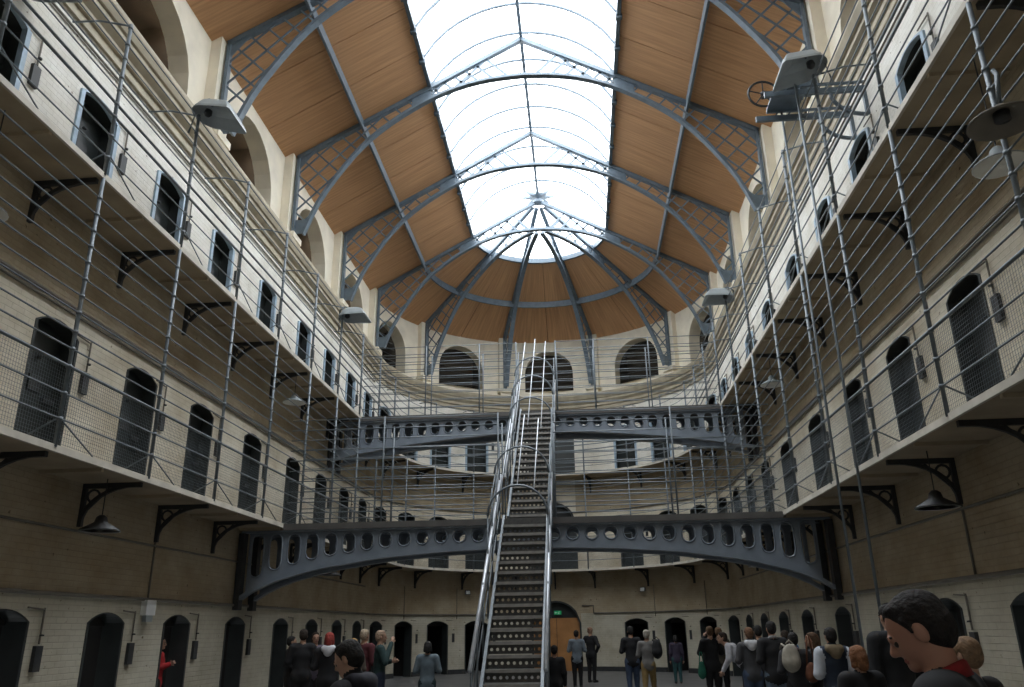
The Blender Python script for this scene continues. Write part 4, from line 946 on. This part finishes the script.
visitor(757, 625, 16.0, 0, 'dark-haired person in black behind the white hood', BLK, BLK, HD, arms='bent')
visitor(770, 621, 14.0, 5, 'man in black jacket with pale collar and light jeans, tallest of right group', (.014, .014, .016), (.13, .18, .24), HD, arms='bent', collar=(.5, .5, .52), bulk=1.08)
visitor(784, 630, 16.0, 0, 'person in bright blue jacket between the black jacket and the backpack', (.02, .22, .50), BLK, HB, arms='bent')
visitor(792, 632, 12.6, -5, 'person with dark hair and pink scarf wearing a beige backpack', (.035, .035, .04), BLK, HD, arms='chest', collar=(.75, .55, .58))
visitor(811, 632, 12.8, 60, 'woman in black with long brown hair carrying a brown shoulder bag', BLK, BLK, (.09, .045, .02), hairstyle='long', arms='bent', yaw=25)
visitor(829, 627, 11.2, 5, 'person in navy padded vest with fur collar and pale sleeves', (.018, .028, .05), BLK, HD, arms='bent', hood=(.20, .15, .09), sleeves=(.55, .58, .64), bulk=1.15)
visitor(856, 645, 7.7, 15, 'woman with red-brown hair in black coat, head lower than her neighbours', BLK, BLK, (.22, .09, .035), hairstyle='bob', arms='chest', bulk=1.12, vx=.012)
visitor(886, 604, 9.2, 10, 'tall person in dark coat mostly hidden behind the foreground man', (.014, .015, .018), BLK, HD, arms='down', bulk=1.1, vx=.012)
visitor(963, 636, 5.4, 30, 'light-brown-haired person hidden behind the foreground man neck', (.02, .02, .022), BLK, (.26, .16, .09), hairstyle='short', arms='down', vx=.012)
# the near man at the right edge
visitor(947, 601, 2.85, 60, 'man in black jacket over red collar looking down, in profile at right foreground', (.012, .013, .016), NAVY, (.016, .012, .012), arms='chest', pitch=26, vx=.0055, collar=(.30, .02, .025), skinc=(.46, .24, .17), lean=.10, h=1.675, bulk=1.15)
# things carried
def backpack(px, py, Y, size, m, label, dy):
    v = at_y(px, py, Y); o = empty('backpack', (v.x, v.y + dy, v.z)); tag(o, label, 'backpack')
    w, d, h = size; Q = [('ell', (0, 0, 0), (w, d, h), 0, .03, None), ('ell', (0, -.02, -h * .35), (w * .95, d, h * .55), 0, .04, None), ('ell', (0, -d * .7, -h * .35), (w * .7, d * .5, h * .4), 0, .03, None)]
    link('bag', sdf_mesh(Q, .014, 'bag', [cloth(m)]), o)
    for sg in (-1, 1): mb = MB(); mb.tube([(sg * w * .55, .0, h * .8), (sg * w * .6, d + .06, h * .95), (sg * w * .65, d + .15, h * .6)], .016, 6); mb.build('strap', cloth(m), o, True)
    mb = MB(); mb.tube([(-.05, 0, h), (0, 0, h + .05), (.05, 0, h)], .01, 6); mb.build('top_handle', cloth(m), o, True)
backpack(657, 649, 19.55, (.115, .10, .21), (.02, .02, .022), 'dark backpack on the person in khaki trousers', 0)
backpack(791, 658, 12.4, (.125, .09, .19), (.38, .35, .29), 'beige and grey backpack on the back of the person with the pink scarf', 0)
def shoulder_bag(px, py, Y, size, m, label, strap):
    v = at_y(px, py, Y); o = empty('shoulder_bag', v); tag(o, label, 'bag'); w, d, h = size
    link('bag', sdf_mesh([('ell', (0, 0, 0), (w, d, h), 0, .03, None), ('ell', (0, 0, -h * .4), (w * 1.05, d * 1.1, h * .6), 0, .04, None)], .013, 'bag', [cloth(m)]), o)
    mb = MB(); mb.tube([(-w * .7, 0, h * .4), (-w * .2, .0, h + strap), (w * .2, 0, h + strap), (w * .7, 0, h * .4)], .012, 6); mb.build('strap', cloth(m), o, True)
shoulder_bag(812, 672, 12.45, (.085, .05, .13), (.16, .06, .03), 'brown leather shoulder bag hanging beside the woman in black', .35)
shoulder_bag(702, 670, 18.1, (.075, .05, .17), (.02, .16, .10), 'green bag hanging beside the person in black', .18)
